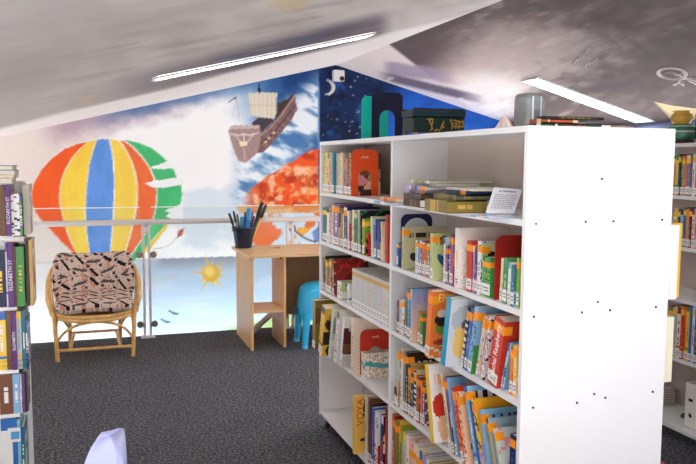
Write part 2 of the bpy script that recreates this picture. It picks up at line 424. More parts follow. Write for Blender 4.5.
    c = poly(c, u, v, [(178, 230.5), (184, 228.2), (182.4, 235.4), (177, 238)], (216, 110, 104)); c = line(c, u, v, [(184, 228.2), (177, 238)], .6, (110, 70, 74))
    # night sky part
    nb = sstep(318.2, 319.4, u)*(v < 262)
    nc = np.zeros(c.shape); nc[:] = (16, 38, 82)
    nc = mixc(nc, (10, 24, 54), sstep(.45, .6, n2)); nc = mixc(nc, (40, 86, 150), .7*sstep(.55, .75, fbm(u/16, v/12, 81)))
    blue = sstep(376, 412, u+.5*(v-95)+14*(n2-.5)); nc = mixc(nc, (28, 92, 186), blue)  # brighter blue to the right, the wall's lit gradient put into the paint
    nc = mixc(nc, (18, 60, 140), .5*blue*sstep(.5, .7, n1))
    rs = np.random.RandomState(4)
    for k in range(46):
        a, b, q = 320+rs.rand()*70, 68+rs.rand()*70, .35+.5*rs.rand()
        nc = mixc(nc, (206, 218, 236), .9*(1-sstep(q*.5, q*1.4, np.hypot(u-a, v-b))))
    moon = (np.hypot(u-327.8, v-87.6) < 7.4)*(np.hypot(u-324.6, v-87.2) > 7.0)
    nc = mixc(nc, (214, 210, 206), moon)
    c = c*(1-nb[..., None])+nc*nb[..., None]
    c = mixc(c, (120, 168, 216), .7*(1-sstep(.4, 1.8, np.abs(u-318.6)))*(v < 150)*sstep(78, 92, v))
    # orange ground continues a little under the night part
    c = mixc(c, (214, 116, 60), ((u > 319)*(v > 205)*(v < 300)).astype(float))
    return c

def painted_sheet(name, P, nu, nv, fn, material, bevel=None):
    """P: (nv+1, nu+1, 3) points of a wall or roof sheet; fn paints it"""
    pts = P.reshape(-1, 3)
    e = (P[:, 1]-P[:, 0]).mean(0)*.25
    cols = 0
    for k in (-1, 1):
        q = pts+np.array(e)*k; u, v = proj(q); cols = cols+fn(u, v)
    cols = linarr(cols/2)
    idx = np.arange((nu+1)*(nv+1)).reshape(nv+1, nu+1)
    F_ = np.stack([idx[:-1, :-1], idx[:-1, 1:], idx[1:, 1:], idx[1:, :-1]], -1).reshape(-1, 4)
    me = bpy.data.meshes.new(name)
    me.vertices.add(len(pts)); me.vertices.foreach_set('co', pts.astype(np.float32).ravel())
    me.loops.add(F_.size); me.loops.foreach_set('vertex_index', F_.astype(np.int32).ravel())
    me.polygons.add(len(F_)); me.polygons.foreach_set('loop_start', np.arange(0, F_.size, 4, dtype=np.int32))
    me.update(calc_edges=True)
    a = me.color_attributes.new('Col', 'FLOAT_COLOR', 'POINT')
    a.data.foreach_set('color', np.concatenate([cols, np.ones((len(pts), 1))], 1).astype(np.float32).ravel())
    me.materials.append(material)
    o = bpy.data.objects.new(name, me); COL.objects.link(o)
    return o

nu, nv = 640, 270
xs = np.linspace(XL, XR, nu+1); zt = np.array([roof_z(x) for x in xs])
Pw = np.zeros((nv+1, nu+1, 3)); zl = -.6
for j in range(nv+1): Pw[j, :, 0] = xs; Pw[j, :, 1] = WY; Pw[j, :, 2] = zl+(zt-zl)*j/nv
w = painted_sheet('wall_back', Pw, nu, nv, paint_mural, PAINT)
tag(w, 'gable wall with a painted mural of a balloon, a ship and a night sky', kind='structure')
mb = MB(); mb.box(-1.3, XR, WY, WY+.1, -2.7, zl); lw = mb.build('wall_back_lower', WALLM); tag(lw, kind='structure')

# ------------------------------------------------------------------ ceilings
RIDGE_VP = np.array([85., 161.])
def paint_left(u, v):
    c = np.zeros(u.shape+(3,)); c[:] = (200, 190, 184)
    # streaks run down the slope
    s = (v+.2*u); n = fbm(s/16, u/230, 101); n2 = fbm(s/5, u/90, 111); n3 = fbm(u/60, v/30, 121)
    n = .5*n+.5*fbm(u/45, v/26, 161); c = mixc(c, (228, 219, 211), .7*sstep(.42, .66, n)); c = mixc(c, (168, 158, 154), .55*(1-sstep(.25, .55, n2*.6+n3*.4)))
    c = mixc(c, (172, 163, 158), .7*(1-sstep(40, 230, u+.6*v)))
    c = mixc(c, (226, 218, 210), .6*sstep(200, 330, u)*sstep(30, 8, v)*sstep(.4, .6, n3))
    # dark storm streak around the lamp
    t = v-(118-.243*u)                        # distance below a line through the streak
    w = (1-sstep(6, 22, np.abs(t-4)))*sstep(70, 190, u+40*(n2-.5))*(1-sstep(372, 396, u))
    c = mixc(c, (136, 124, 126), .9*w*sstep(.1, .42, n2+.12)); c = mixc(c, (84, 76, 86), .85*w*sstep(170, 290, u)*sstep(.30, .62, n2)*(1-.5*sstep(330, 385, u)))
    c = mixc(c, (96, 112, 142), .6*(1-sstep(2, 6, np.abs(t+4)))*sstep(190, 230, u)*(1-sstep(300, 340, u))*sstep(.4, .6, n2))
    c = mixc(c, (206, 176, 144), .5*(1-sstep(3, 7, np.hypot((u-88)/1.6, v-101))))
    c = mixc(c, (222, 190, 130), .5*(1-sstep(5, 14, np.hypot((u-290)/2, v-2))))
    # clean white border along the gable wall
    top = 137-u*.2165
    bw = 8+u*.028
    c = mixc(c, (240, 234, 230), sstep(-bw-3, -bw+2, v-top+5*(n2-.5)))
    c = mixc(c, (236, 226, 222), sstep(346, 372, u)*sstep(-14, -2, v-(52-(u-345)*.12)))
    return c
def paint_right(u, v):
    c = np.zeros(u.shape+(3,)); c[:] = (112, 99, 97)
    n = fbm(u/50, v/26, 131); n2 = fbm((u-v*.6)/26, (v+u*.38)/7, 141); n3 = fbm((u+v)/12, (v-u*.2)/9, 151)
    c = mixc(c, (134, 120, 116), .7*sstep(.42, .66, n2)); c = mixc(c, (92, 82, 84), .6*(1-sstep(.34, .55, n)))
    # pale swirling patch, whitest near its middle
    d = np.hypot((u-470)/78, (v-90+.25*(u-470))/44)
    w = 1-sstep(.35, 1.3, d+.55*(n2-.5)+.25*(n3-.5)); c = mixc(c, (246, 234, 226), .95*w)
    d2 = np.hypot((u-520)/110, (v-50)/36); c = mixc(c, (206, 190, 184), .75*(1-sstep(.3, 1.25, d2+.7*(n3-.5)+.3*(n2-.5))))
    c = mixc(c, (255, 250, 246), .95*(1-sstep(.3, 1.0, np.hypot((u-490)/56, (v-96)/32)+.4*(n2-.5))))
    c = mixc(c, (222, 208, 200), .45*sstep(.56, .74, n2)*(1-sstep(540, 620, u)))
    # dark point near the ridge end
    w = (1-sstep(10, 34, v-(48+(u-391)*.02)))*(1-sstep(410, 480, u+.6*(v-60)+30*(n3-.5)))
    c = mixc(c, (100, 88, 90), .9*w)
    # white border and lilac cloud by the gable wall
    e = (v-46)*1.28-(u-391)
    w = sstep(-3, 2, e)*(v > 44); c = mixc(c, (238, 228, 224), w)
    c = mixc(c, (168, 154, 176), .85*sstep(-40, 0, e)*(1-sstep(4, 9, np.abs(v-70-(u-400)*.12)+4*(n3-.5)))*sstep(380, 392, u)*(1-sstep(446, 460, u)))
    c = mixc(c, (92, 82, 100), .8*(1-sstep(2, 6, np.abs(v-(80+(u-400)*.24))))*sstep(372, 400, u)*(1-sstep(455, 490, u))*sstep(.3, .5, n3+.1))
    # pale pyramid
    c = poly(c, u, v, [(655, 102), (672, 105.5), (700, 109), (700, 140), (684, 130), (672, 120)], (226, 204, 158))
    c = line(c, u, v, [(655, 102), (684, 128)], 1.2, (204, 180, 138))
    c = mixc(c, (150, 146, 158), .35*sstep(118, 126, v))
    return c
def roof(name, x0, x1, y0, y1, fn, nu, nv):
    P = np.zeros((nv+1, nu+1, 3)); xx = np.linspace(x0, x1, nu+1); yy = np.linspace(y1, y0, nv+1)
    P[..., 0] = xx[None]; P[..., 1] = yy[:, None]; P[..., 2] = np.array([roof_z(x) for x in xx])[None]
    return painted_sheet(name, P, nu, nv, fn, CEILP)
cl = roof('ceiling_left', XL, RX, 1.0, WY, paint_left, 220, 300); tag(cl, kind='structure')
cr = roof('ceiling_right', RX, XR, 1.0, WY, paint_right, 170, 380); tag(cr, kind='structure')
mb = MB()
for x0, x1 in ((XL, RX), (RX, XR)):
    b = len(mb.v); mb.v += [(x0, -2.6, roof_z(x0)), (x1, -2.6, roof_z(x1)), (x1, 1, roof_z(x1)), (x0, 1, roof_z(x0))]; mb.face((b+3, b+2, b+1, b))
o = mb.build('ceiling_front', mat('ceiling_plain', (190, 181, 176), .85)); tag(o, kind='structure')
# chalk drawings on the right ceiling
def on_roof(px, py, right=True):
    s = SR if right else SL; n = Vector((-s, 0, 1)); B = Vector((RX, 0, RZ)); d = ray(px, py)
    t = (n.dot(B)-n.dot(Vector(EYE)))/n.dot(Vector(d)); return Vector(EYE)+Vector(d)*t
NR = Vector((SR, 0, -1)).normalized()
NL = Vector((SL, 0, -1)).normalized()
mb = MB()
def chalk(P, r=.005):
    mb.tube([on_roof(x, y)+NR*.001 for x, y in P], r, 6)
ell = [(672+14.5*math.cos(a), 73+5.8*math.sin(a)+.06*14.5*math.cos(a)) for a in np.linspace(0, 2*math.pi, 40)]
chalk(ell, .010); chalk([(672+.86*(x-672), 73+.8*(y-73)) for x, y in ell], .005)
chalk([(664, 73), (672, 71.5), (679, 74.5), (687, 78), (699, 82)], .008); chalk([(672, 71.5), (676, 75), (684, 72.5)], .006)
chalk([(681, 77), (678.5, 82), (674, 84.5)], .010); chalk([(678.5, 82), (684, 85)], .008); chalk([(683, 76), (690, 81), (699, 85)], .008); chalk([(684, 79), (690, 77.5), (699, 79)], .007)
o = mb.build('chalk_bicycle', CHALK, cr)
mb = MB(); rs = random.Random(3)
def scrib(x0, y0, x1, y1, h, k):
    for i in range(k):
        t = (i+.1)/k; t2 = (i+.8)/k
        ax, ay = x0+(x1-x0)*t, y0+(y1-y0)*t; bx, by = x0+(x1-x0)*t2, y0+(y1-y0)*t2
        st = rs.choice('AOLEN')
        if st == 'A': S = [[(ax, ay), ((ax+bx)/2+h*.35, (ay+by)/2-h), (bx, by)]]
        elif st == 'O': S = [[((ax+bx)/2+h*.2+1.6*math.cos(a), (ay+by)/2-h*.5+h*.45*math.sin(a)) for a in np.linspace(0, 6.28, 9)]]
        elif st == 'L': S = [[(ax+h*.4, ay-h), (ax, ay), (bx, by)]]
        elif st == 'E': S = [[(bx+h*.4, by-h), (ax+h*.4, ay-h), (ax, ay), (bx, by)], [(ax+h*.2, ay-h/2), (bx, by-h/2)]]
        else: S = [[(ax, ay), (ax+h*.4, ay-h), (bx, by), (bx+h*.4, by-h)]]
        for q in S: mb.tube([on_roof(x, y)+NR*.001 for x, y in q], .0035, 5)
scrib(568, 69, 590, 49, 4.2, 6); scrib(585, 67.5, 597, 60, 4, 3)
o = mb.build('chalk_writing', CHALK, cr)

# ------------------------------------------------------------------ floors and side walls
mb = MB(); mb.box(-1.3, XR, -.6, 6.84, -.2, 0); o = mb.build('floor', CARPET); tag(o, kind='structure')  # cut short at left and front, leaving added gaps for daylight
mb = MB(); mb.box(XL, XR, 6.75, WY+.1, -1.6, -1.5); mb.box(XL, -1.3, 5.0, 6.75, -1.6, -1.5); o = mb.build('floor_lower', mat('lower_floor', (84, 80, 80), .9)); tag(o, kind='structure')  # unseen; left slab added to keep daylight off the mural
mb = MB(); mb.box(XL-.1, XL, -2.6, WY, -.2, roof_z(XL)); o = mb.build('wall_left', mat('taupe_wall_paint', (150, 132, 122), .85)); tag(o, kind='structure')  # unseen wall, placed and toned down to hold back side light
# wall behind the viewpoint, with unseen window openings added to let daylight in
mb = MB(); FY = -2.5; WIN = [(-1.4, -.5), (.4, 1.3), (2.2, 3.1)]; wz0, wz1 = 1.06, 1.42
mb.box(XL, XR, FY-.1, FY, -.2, wz0)
xs_ = [XL]+[q for w_ in WIN for q in w_]+[XR]
for a, b in zip(xs_[::2], xs_[1::2]): mb.box(a, b, FY-.1, FY, wz0, wz1)
b = len(mb.v); mb.v += [(XL, FY, wz1), (XR, FY, wz1), (XR, FY, roof_z(XR)), (RX, FY, RZ), (XL, FY, roof_z(XL))]; mb.face((b+4, b+3, b+2, b+1, b))
o = mb.build('wall_front', WALLM); tag(o, kind='structure')
BLUEW = mat('blue_wall_paint', (120, 138, 176), .8, var=.12, vscale=2)
RW = (3.7, 7.4, .15, 1.72)                  # unseen eaves window, added to brighten the right ceiling slope
mb = MB(); mb.box(XR, XR+.1, -2.6, RW[0], -.2, roof_z(XR)); mb.box(XR, XR+.1, RW[1], WY, -1.6, roof_z(XR)); mb.box(XR, XR+.1, RW[0], RW[1], -.2, RW[2]); mb.box(XR, XR+.1, RW[0], RW[1], RW[3], roof_z(XR))
o = mb.build('wall_right', BLUEW); tag(o, kind='structure')
mb = MB()
for y0, y1, z0, z1 in ((RW[0], RW[1], RW[2], RW[2]+.04), (RW[0], RW[1], RW[3]-.04, RW[3]), (RW[0], RW[0]+.04, RW[2], RW[3]), (RW[1]-.04, RW[1], RW[2], RW[3]), (5.48, 5.52, RW[2], RW[3])): mb.box(XR-.01, XR+.06, y0, y1, z0, z1)
o = mb.build('added_window_1', PAINTW); tag(o, kind='structure')

# ------------------------------------------------------------------ recessed ceiling lamps
def ceiling_lamp(corners, N, label):
    c = [Vector(p) for p in corners]; ctr = sum(c, Vector())/4
    ex = ((c[1]-c[0])+(c[2]-c[3])).normalized(); N = N.normalized(); ey = N.cross(ex).normalized()
    lx = ((c[1]-c[0]).length+(c[2]-c[3]).length)/2; ly = ((c[3]-c[0]).length+(c[2]-c[1]).length)/2
    t = thing('ceiling_lamp', label, 'ceiling light', ctr, 0, 'recessed ceiling lamps')
    T = Matrix(((ex.x, ey.x, N.x, 0), (ex.y, ey.y, N.y, 0), (ex.z, ey.z, N.z, 0), (0, 0, 0, 1)))
    f = MB(); w = .012
    for a in ((-lx/2, lx/2, -ly/2, -ly/2+w), (-lx/2, lx/2, ly/2-w, ly/2), (-lx/2, -lx/2+w*1.6, -ly/2+w, ly/2-w), (lx/2-w*1.6, lx/2, -ly/2+w, ly/2-w)):
        f.box(*a, .0, .012, T=T)
    f.build('trim_frame', PAINTW, t)
    d = MB(); d.box(-lx/2+w*1.6, lx/2-w*1.6, -ly/2+w, ly/2-w, .001, .005, T=T); d.build('diffuser', LAMP, t)
    g = MB()
    nb = int(lx/.055)
    for i in range(1, nb):
        x = -lx/2+lx*i/nb
        if abs(x) < lx/2-w*1.8: g.box(x-.003, x+.003, -ly/2+w, ly/2-w, .004, .010, T=T)
    g.box(-lx/2+w*1.6, lx/2-w*1.6, -.003, .003, .0035, .010, T=T)
    g.build('louvre', PAINTW, t)
    return t
def roof_rect(x0, x1, y0, y1):
    return [Vector((x0, y0, roof_z(x0))), Vector((x1, y0, roof_z(x1))), Vector((x1, y1, roof_z(x1))), Vector((x0, y1, roof_z(x0)))]
ceiling_lamp([p+NL*.002 for p in roof_rect(.36, 1.76, 4.62, 4.78)], NL, 'long recessed strip light on the ceiling slope above the balloon mural')
ceiling_lamp([p+NR*.002 for p in roof_rect(3.53, 4.75, 5.49, 5.74)], NR, 'long recessed strip light on the dark ceiling slope above the white bookcase')
for x0, y0, l in ((.36, 1.2, 'first'),):  # strip light added out of view for more light
    ceiling_lamp([p+NL*.002 for p in roof_rect(x0, x0+1.4, y0, y0+.2)], NL, 'added recessed strip light out of view on the pale ceiling slope')
for x0, y0, l in ((3.4, 2.2, 'first'),):  # another added strip light, beyond the right of the view
    ceiling_lamp([p+NR*.002 for p in roof_rect(x0, x0+1.2, y0, y0+.25)], NR, 'added unseen strip light above the right bookcase on the dark ceiling slope')

# white motion sensor high in the gable
s = thing('motion_sensor', 'white motion sensor box at the peak of the gable wall', 'sensor', (2.47, 7.58, 2.45))
mb = MB(); mb.box(-.065, .055, -.05, .02, -.055, .06); mb.build('housing', PAINTW, s, bevel=.012)
mb = MB(); mb.lathe([(.0, -.012), (.02, -.006), (.026, .008)], (.02, -.055, -.03), 12, T=Matrix.Rotation(math.pi/2, 4, 'X')); mb.build('lens', mat('dark_lens', (40, 40, 46), .2), s)

# ------------------------------------------------------------------ white bookcases
SHELVES = [.095, .485, .817, 1.105, 1.386]; TOPZ = 1.672; TH = .02
def bookcase(label, x0, x1, y0, y1, ydiv, sides, castors=True):
    t = thing('bookcase', label, 'bookcase', ((x0+x1)/2, (y0+y1)/2, 0), 0, None)
    ox, oy = (x0+x1)/2, (y0+y1)/2
    P = lambda a, b, c_, d, e, f: MB().box(a-ox, b-ox, c_-oy, d-oy, e, f)
    P(x0, x1, y0, y1, TOPZ-TH, TOPZ).build('top_board', WHITE, t, bevel=.0015)
    P(x0, x1, y0, y0+TH, .072, TOPZ-TH-.0006).build('end_panel', WHITE, t, bevel=.0015)
    P(x0, x1, y1-TH, y1, .072, TOPZ-TH-.0006).build('end_panel', WHITE, t, bevel=.0015)
    P(x0+.002, x1-.002, ydiv-.011, ydiv+.011, .095, TOPZ-TH).build('divider', WHITE, t, bevel=.001)
    bx = (x0+x1)/2 if sides == 2 else x1-.012
    P(bx-.006, bx+.006, y0+TH, y1-TH, .075, TOPZ-TH).build('back_panel', BACKP, t)
    for k, z in enumerate(SHELVES):
        for (a, b) in ((y0+TH, ydiv-.011), (ydiv+.011, y1-TH)):
            P(x0+.001, bx-.006, a, b, z-TH, z).build('shelf', WHITE, t, bevel=.001)
            if sides == 2: P(bx+.006, x1-.001, a, b, z-TH, z).build('shelf', WHITE, t, bevel=.001)
    P(x0+.05, x1-.05, y0+.05, y1-.05, .060, .074).build('plinth', BLACK, t)
    if castors:
        for cx in (x0+.035, x1-.035):
            for cy in (y0+.06, ydiv, y1-.05):
                m = MB(); m.tube([(cx-ox-.011, cy-oy, .0285), (cx-ox+.011, cy-oy, .0285)], .028, 16)
                wv = m.build('castor', BLACK, t)
                m = MB(); m.box(cx-ox-.017, cx-ox-.013, cy-oy-.014, cy-oy+.014, .02, .062); m.box(cx-ox+.013, cx-ox+.017, cy-oy-.014, cy-oy+.014, .02, .062); m.box(cx-ox-.02, cx-ox+.02, cy-oy-.02, cy-oy+.02, .0565, .0605)
                m.build('castor_fork', STEEL, wv)
    return t, ox, oy
BX0, BX1, BY0, BY1 = 1.246, 1.795, 1.98, 4.165
YDIV = 3.07
bc, box_, boy_ = bookcase('big white double-sided bookcase on castors filled with picture books', BX0, BX1, BY0, BY1, YDIV, 2)
SCREW = mat('dark_screw', (40, 38, 40), .4)
for spx, spy in ((602, 178.8), (585.7, 221.7), (613.4, 221.2), (662, 219.8), (535.9, 223.8), (597.8, 302), (581.9, 312.5), (610, 310.2), (655.8, 307), (533.8, 316.8), (594.1, 394), (576.9, 402.8), (605.2, 397.7), (652.6, 391.8), (533, 407.7)):
    q_ = at(spx, spy, 'Y', BY0); sx, sz = q_.x, q_.z
    m = MB(); m.lathe([(0, -.0035), (.003, -.003), (.0042, 0)], (sx-box_, BY0-boy_, sz), 12, T=Matrix.Rotation(-math.pi/2, 4, 'X'))
    m.build('screw', SCREW, bc)
m = MB(); m.lathe([(.0125, -.001), (.0135, -.0018), (.0145, -.001), (.0145, 0)], (at(535.9, 223.8, 'Y', BY0).x-box_, BY0-boy_, at(535.9, 223.8, 'Y', BY0).z), 24, T=Matrix.Rotation(-math.pi/2, 4, 'X')); m.build('screw_cup', WHITE, bc)
RBX = 3.05
rbc, _, _ = bookcase('white bookcase along the right wall carrying green pots on top', RBX, RBX+.34, 2.2, 4.4, 2.93, 1)

# left shelf stand, only its right end is in view
ls = thing('shelf_stand', 'tall shelf stand at the left edge crowded with purple volumes', 'shelf', (-.72, 3.42, 0))
LZ = [.14, .52, .705, .965, 1.255]
MB().box(-.45, .445, .11, .125, .06, 1.47).build('back_panel', WHITE, ls)
for z in LZ: MB().box(-.45, .418, -.13, .11, z-.016, z).build('shelf', WHITE, ls, bevel=.001)
MB().box(-.47, -.45, -.13, .125, 0, 1.5).build('end_panel', WHITE, ls)
MB().box(-.45, .43, -.10, .11, 0, .06).build('plinth', WHITE, ls)

# ------------------------------------------------------------------ glass balustrade
bl = thing('balustrade', 'glass balustrade with white handrail along the edge of the landing', 'balustrade', (.44, 6.78, 0))
m = MB(); m.tube([(XL-.44, -.075, 1.03), (XR-.44, -.075, 1.03)], .024, 16); m.build('handrail', mat('handrail_white', (216, 210, 208), .3), bl)
posts = [-1.70, 0.0, 1.297, 2.7, 4.1]
for p in posts:
    m = MB(); m.box(p-.036, p-.014, -.030, .005, .012, 1.0); m.box(p+.014, p+.036, -.030, .005, .012, 1.0); m.box(p-.014, p+.014, -.022, -.008, .94, 1.0)
    po = m.build('post', PAINTW, bl, bevel=.002)
    m = MB(); m.tube([(p, -.02, .99), (p, -.07, 1.02)], .009, 8); m.build('rail_bracket', STEEL, po)
    m = MB(); m.box(p-.06, p+.06, -.055, .03, 0, .012); m.build('base_plate', PAINTW, po, bevel=.003)
    for z in (.735, .115):
        for sg in (-1, 1):
            m = MB(); m.box(sg*.032+p-.004, sg*.032+p+.004, -.032, .034, z-.022, z+.022)
            m.lathe([(.027, -.014), (.029, -.008), (.029, .012), (.022, .016)], (p+sg*.062, .006, z), 16, T=Matrix.Rotation(math.pi/2, 4, 'X'))
            m.build('glass_clamp', mat('dark_steel', (150, 138, 128), .35, metal=.5), bl)
for a, b in zip(posts[:-1], posts[1:]):
    m = MB(); m.box(a+.048, b-.048, .008, .018, .02, 1.150); g = m.build('glass_panel', GLASS, bl)
    m = MB(); m.box(a+.048, b-.048, .0078, .0182, 1.150, 1.158); m.build('polished_edge', GLASSEDGE, g)

# ------------------------------------------------------------------ desk
dk = thing('desk', 'pale wooden desk with a low side shelf in front of the glass balustrade', 'desk', (1.8, 6.34, 0))
DZ = .797
B = lambda x0, x1, y0, y1, z0, z1: MB().box(x0-1.8, x1-1.8, y0-6.34, y1-6.34, z0, z1)
B(1.178, 2.42, 5.98, 6.70, DZ-.024, DZ).build('desktop', WOODT, dk, bevel=.0015)
B(1.215, 1.235, 6.01, 6.68, 0, DZ-.024).build('side_panel', WOOD, dk, bevel=.001)
B(1.500, 1.520, 6.05, 6.49, 0, DZ-.024).build('inner_panel', WOOD, dk, bevel=.001)
B(2.36, 2.38, 6.01, 6.68, 0, DZ-.024).build('side_panel', WOOD, dk, bevel=.001)
B(1.235, 1.500, 6.06, 6.45, .300, .320).build('low_shelf', WOODT, dk, bevel=.001)
B(1.520, 2.36, 6.47, 6.49, .19, DZ-.024).build('modesty_panel', WOODB, dk)
for px in (1.247, 1.488):
    m = MB(); m.tube([(px-1.8, 6.10-6.34, DZ-.05), (px-1.8, 6.10-6.34, DZ-.024)], .011, 10); m.build('cam_fitting', BLACK, dk)

# pot of pens
PX, PY = 1.262, 6.56
pot = thing('pen_pot', 'navy bucket-shaped pen pot on the corner of the desk', 'pot', (PX, PY, DZ))
NAVY = mat('navy_plastic', (34, 40, 66), .35)
m = MB(); m.lathe([(.066, 0), (.072, .004), (.096, .166), (.104, .170), (.104, .184), (.100, .186), (.093, .184), (.069, .012), (0, .010)], n=28); m.build('bucket', NAVY, pot)
m = MB(); m.lathe([(.0975, .150), (.1035, .150), (.1035, .158), (.098, .158)], n=28); m.build('rim_band', NAVY, pot)
PENS = [0]
def pen(tip, r, color, capc, label, name='marker_pen', cat='pen', taper=.6):
    PENS[0] += 1; by = (-.022, .0, .022)[PENS[0] % 3]; T = at(tip[0], tip[1], 'Y', PY+by*1.3)
    bx = (T.x-PX)*.26
    b = Vector((PX+bx, PY+by, DZ+.012+r)); d = (T-b); l = d.length; d.normalize()
    t = thing(name, label, cat, b, 0, 'pens in the navy pot')
    m = MB(); m.tube([Vector((0, 0, 0)), d*(l*.68)], r, 10); m.build('barrel', mat('pen_'+'%d_%d_%d' % color, color, .35), t)
    m = MB(); m.tube([d*(l*.68), d*(l*.70), d*(l*.97), d*l], [r*1.15, r*1.2, r*1.1, r*taper], 10); m.build('cap', mat('pen_'+'%d_%d_%d' % capc, capc, .3), t)
pen((229, 213), .010, (54, 56, 62), (38, 50, 54), 'dark grey pen leaning furthest left in the navy pot')
pen((233.5, 211), .009, (150, 150, 158), (36, 38, 46), 'silver pen with a black cap near the left of the navy pot')
pen((237, 214), .008, (60, 60, 66), (80, 84, 92), 'slim grey pen standing behind the silver pen')
pen((242, 216.5), .016, (34, 130, 182), (44, 150, 200), 'fat turquoise marker at the left middle of the navy pot')
pen((245.5, 212), .011, (120, 60, 50), (150, 62, 50), 'brown-red pen in the middle of the navy pot')
pen((249.5, 208), .021, (30, 120, 190), (40, 148, 210), 'thick bright blue marker standing tallest in the pot middle')
pen((252.5, 212), .011, (90, 40, 50), (190, 80, 70), 'dark pen with a red tip beside the bright blue marker')
pen((254, 216), .011, (46, 40, 70), (52, 46, 84), 'dark violet pen low in the navy pot')
pen((262.5, 202), .017, (28, 26, 26), (20, 20, 22), 'long black marker leaning right out of the navy pot', taper=.9)
pen((266.2, 205), .013, (236, 190, 84), (44, 36, 28), 'yellow and black pencil leaning furthest right in the pot', name='pencil', cat='pencil', taper=.8)
k = thing('bunch_of_keys', 'small dark metal bits lying on the desktop beside the pen pot', 'keys', (1.49, 6.45, DZ))
m = MB(); m.tube([(.02*math.cos(a), .02*math.sin(a), .003) for a in np.linspace(0, 6.1, 16)], .002, 6, closed=True); m.build('ring', STEEL, k)
m = MB(); m.box(.02, .06, -.006, .006, 0, .004); m.box(.055, .075, -.012, .012, 0, .004); m.build('key_blade', mat('dark_metal', (60, 58, 60), .4, metal=.6), k)
# white roll leaning behind the desk
a = at(257, 327, 'Y', 6.60); b = at(272, 313.5, 'Y', 6.62); d = (b-a).normalized()
k = thing('paper_roll', 'white paper roll leaning under the desk beside its left panel', 'roll', a)
st = -(a.z-.028)/d.z
m = MB(); m.tube([d*st, d*.42], .026, 14); m.build('sheet', mat('white_paper', (238, 238, 238), .7), k)

# ------------------------------------------------------------------ blue children's stool under the desk
sb = thing('child_stool', 'bright blue plastic child stool tucked under the wooden desk', 'stool', (1.81, 6.11, 0))
BLUE = mat('blue_plastic', (60, 200, 255), .22, spec=.6)
def shell(u, v):
    a = 2*math.pi*u
    q = 1/((abs(math.cos(a))**3+abs(math.sin(a))**3)**(1/3))
    prof = [(.0, .535), (.05, .532), (.10, .518), (.138, .484), (.156, .42), (.165, .34), (.172, .27)]
    k = v*(len(prof)-1); i = min(int(k), len(prof)-2); f = k-i
    r = prof[i][0]*(1-f)+prof[i+1][0]*f; z = prof[i][1]*(1-f)+prof[i+1][1]*f
    # arched apron: it dips at the four corners and rises between them
    z -= .05*v**3*(-math.cos(4*(a)))
    return (r*q*math.cos(a), r*q*math.sin(a), z)
m = MB(); m.grid(shell, 64, 26); so = m.build('seat_shell', BLUE, sb)
sd = so.modifiers.new('thick', 'SOLIDIFY'); sd.thickness = .005
m = MB(); m.tube(smooth_curve([(shell(u, .72)[0]*1.01, shell(u, .72)[1]*1.01, shell(u, .72)[2]) for u in np.linspace(0, 1, 33)[:-1]], 2, True), .004, 6, closed=True); m.build('rim_bead', BLUE, sb)
for sx in (-1, 1):
    for sy in (-1, 1):
        m = MB(); b0 = 0
        def leg(u, v, sx=sx, sy=sy):
            w = .052*(1-v)+.034*v; z = .30*(1-v)
            cx = sx*(.128+.022*v); cy = sy*(.118+.016*v)
            a = 2*math.pi*u; return (cx+w*.62*math.copysign(abs(math.cos(a))**.5, math.cos(a)), cy+w*math.copysign(abs(math.sin(a))**.5, math.sin(a)), z)
        m.grid(leg, 20, 8); m.face(list(range(8*21, 8*21+20))[::-1]); m.build('leg', BLUE, sb)

# ------------------------------------------------------------------ cane chair and its cushion
ch = thing('cane_chair', 'low round-backed cane chair in front of the balloon mural', 'chair', (0, 6.28, 0))
Y = lambda p: (p[0], p[1]-6.28, p[2])
def ring(z, rx, ry, yc, r, k=1.0):
    return [(rx*math.cos(a), yc-6.28+ry*math.sin(a), z+.034*math.sin(a)*k) for a in np.linspace(0, 2*math.pi, 41)[:-1]]
m = MB()
for dz, rr in ((.360, .0175), (.388, .0185)): m.tube(ring(dz, .322, .262, 6.285, rr), rr, 10, closed=True)
m.build('seat_ring', CANE, ch)
m = MB(); m.grid(lambda u, v: (.316*v*math.cos(2*math.pi*u), .005+.254*v*math.sin(2*math.pi*u), .384+.034*v*math.sin(2*math.pi*u)), 40, 8)
m.build('seat_weave', CANE, ch)
for sx in (-1, 1):
    fl = [(sx*.281, 6.125, 0), (sx*.290, 6.125, .18), (sx*.300, 6.135, .36), (sx*.318, 6.17, .47)]
    m = MB(); m.tube([Y(p) for p in smooth_curve(fl, 5)], .0165, 10); m.build('leg', CANE, ch)
    rl = [(sx*.198, 6.545, 0), (sx*.20, 6.53, .2), (sx*.205, 6.515, .38)]
    m = MB(); m.tube([Y(p) for p in smooth_curve(rl, 5)], .016, 10); m.build('leg', CANE, ch)
hoop = [(-.312, 6.14, .36), (-.338, 6.16, .47), (-.347, 6.24, .57), (-.335, 6.36, .645), (-.30, 6.48, .705), (-.235, 6.57, .735), (-.12, 6.62, .748), (0, 6.63, .752)]
hoop = hoop+[(-x, y, z) for x, y, z in hoop[-2::-1]]
m = MB(); m.tube([Y(p) for p in smooth_curve(hoop, 6)], .0155, 10); m.build('back_hoop', CANE, ch)
h2 = [(x*.965, y-.004, z-.045 if 0 < i < 14 else z) for i, (x, y, z) in enumerate(hoop)]
m = MB(); m.tube([Y(p) for p in smooth_curve(h2, 6)], .010, 8); m.build('inner_hoop', CANE, ch)
hc = smooth_curve(hoop, 6)
m = MB()
for i in range(6, len(hc)-6, 4):
    p = hc[i]; a = math.atan2(p.y-6.285, p.x); q = Vector((.318*math.cos(a), 6.285+.258*math.sin(a), .38))
    m.tube([Y(q), Y((q+p)/2+Vector((0, .008, 0))), Y(p)], .008, 7)
m.build('back_spindles', CANE, ch)
m = MB()
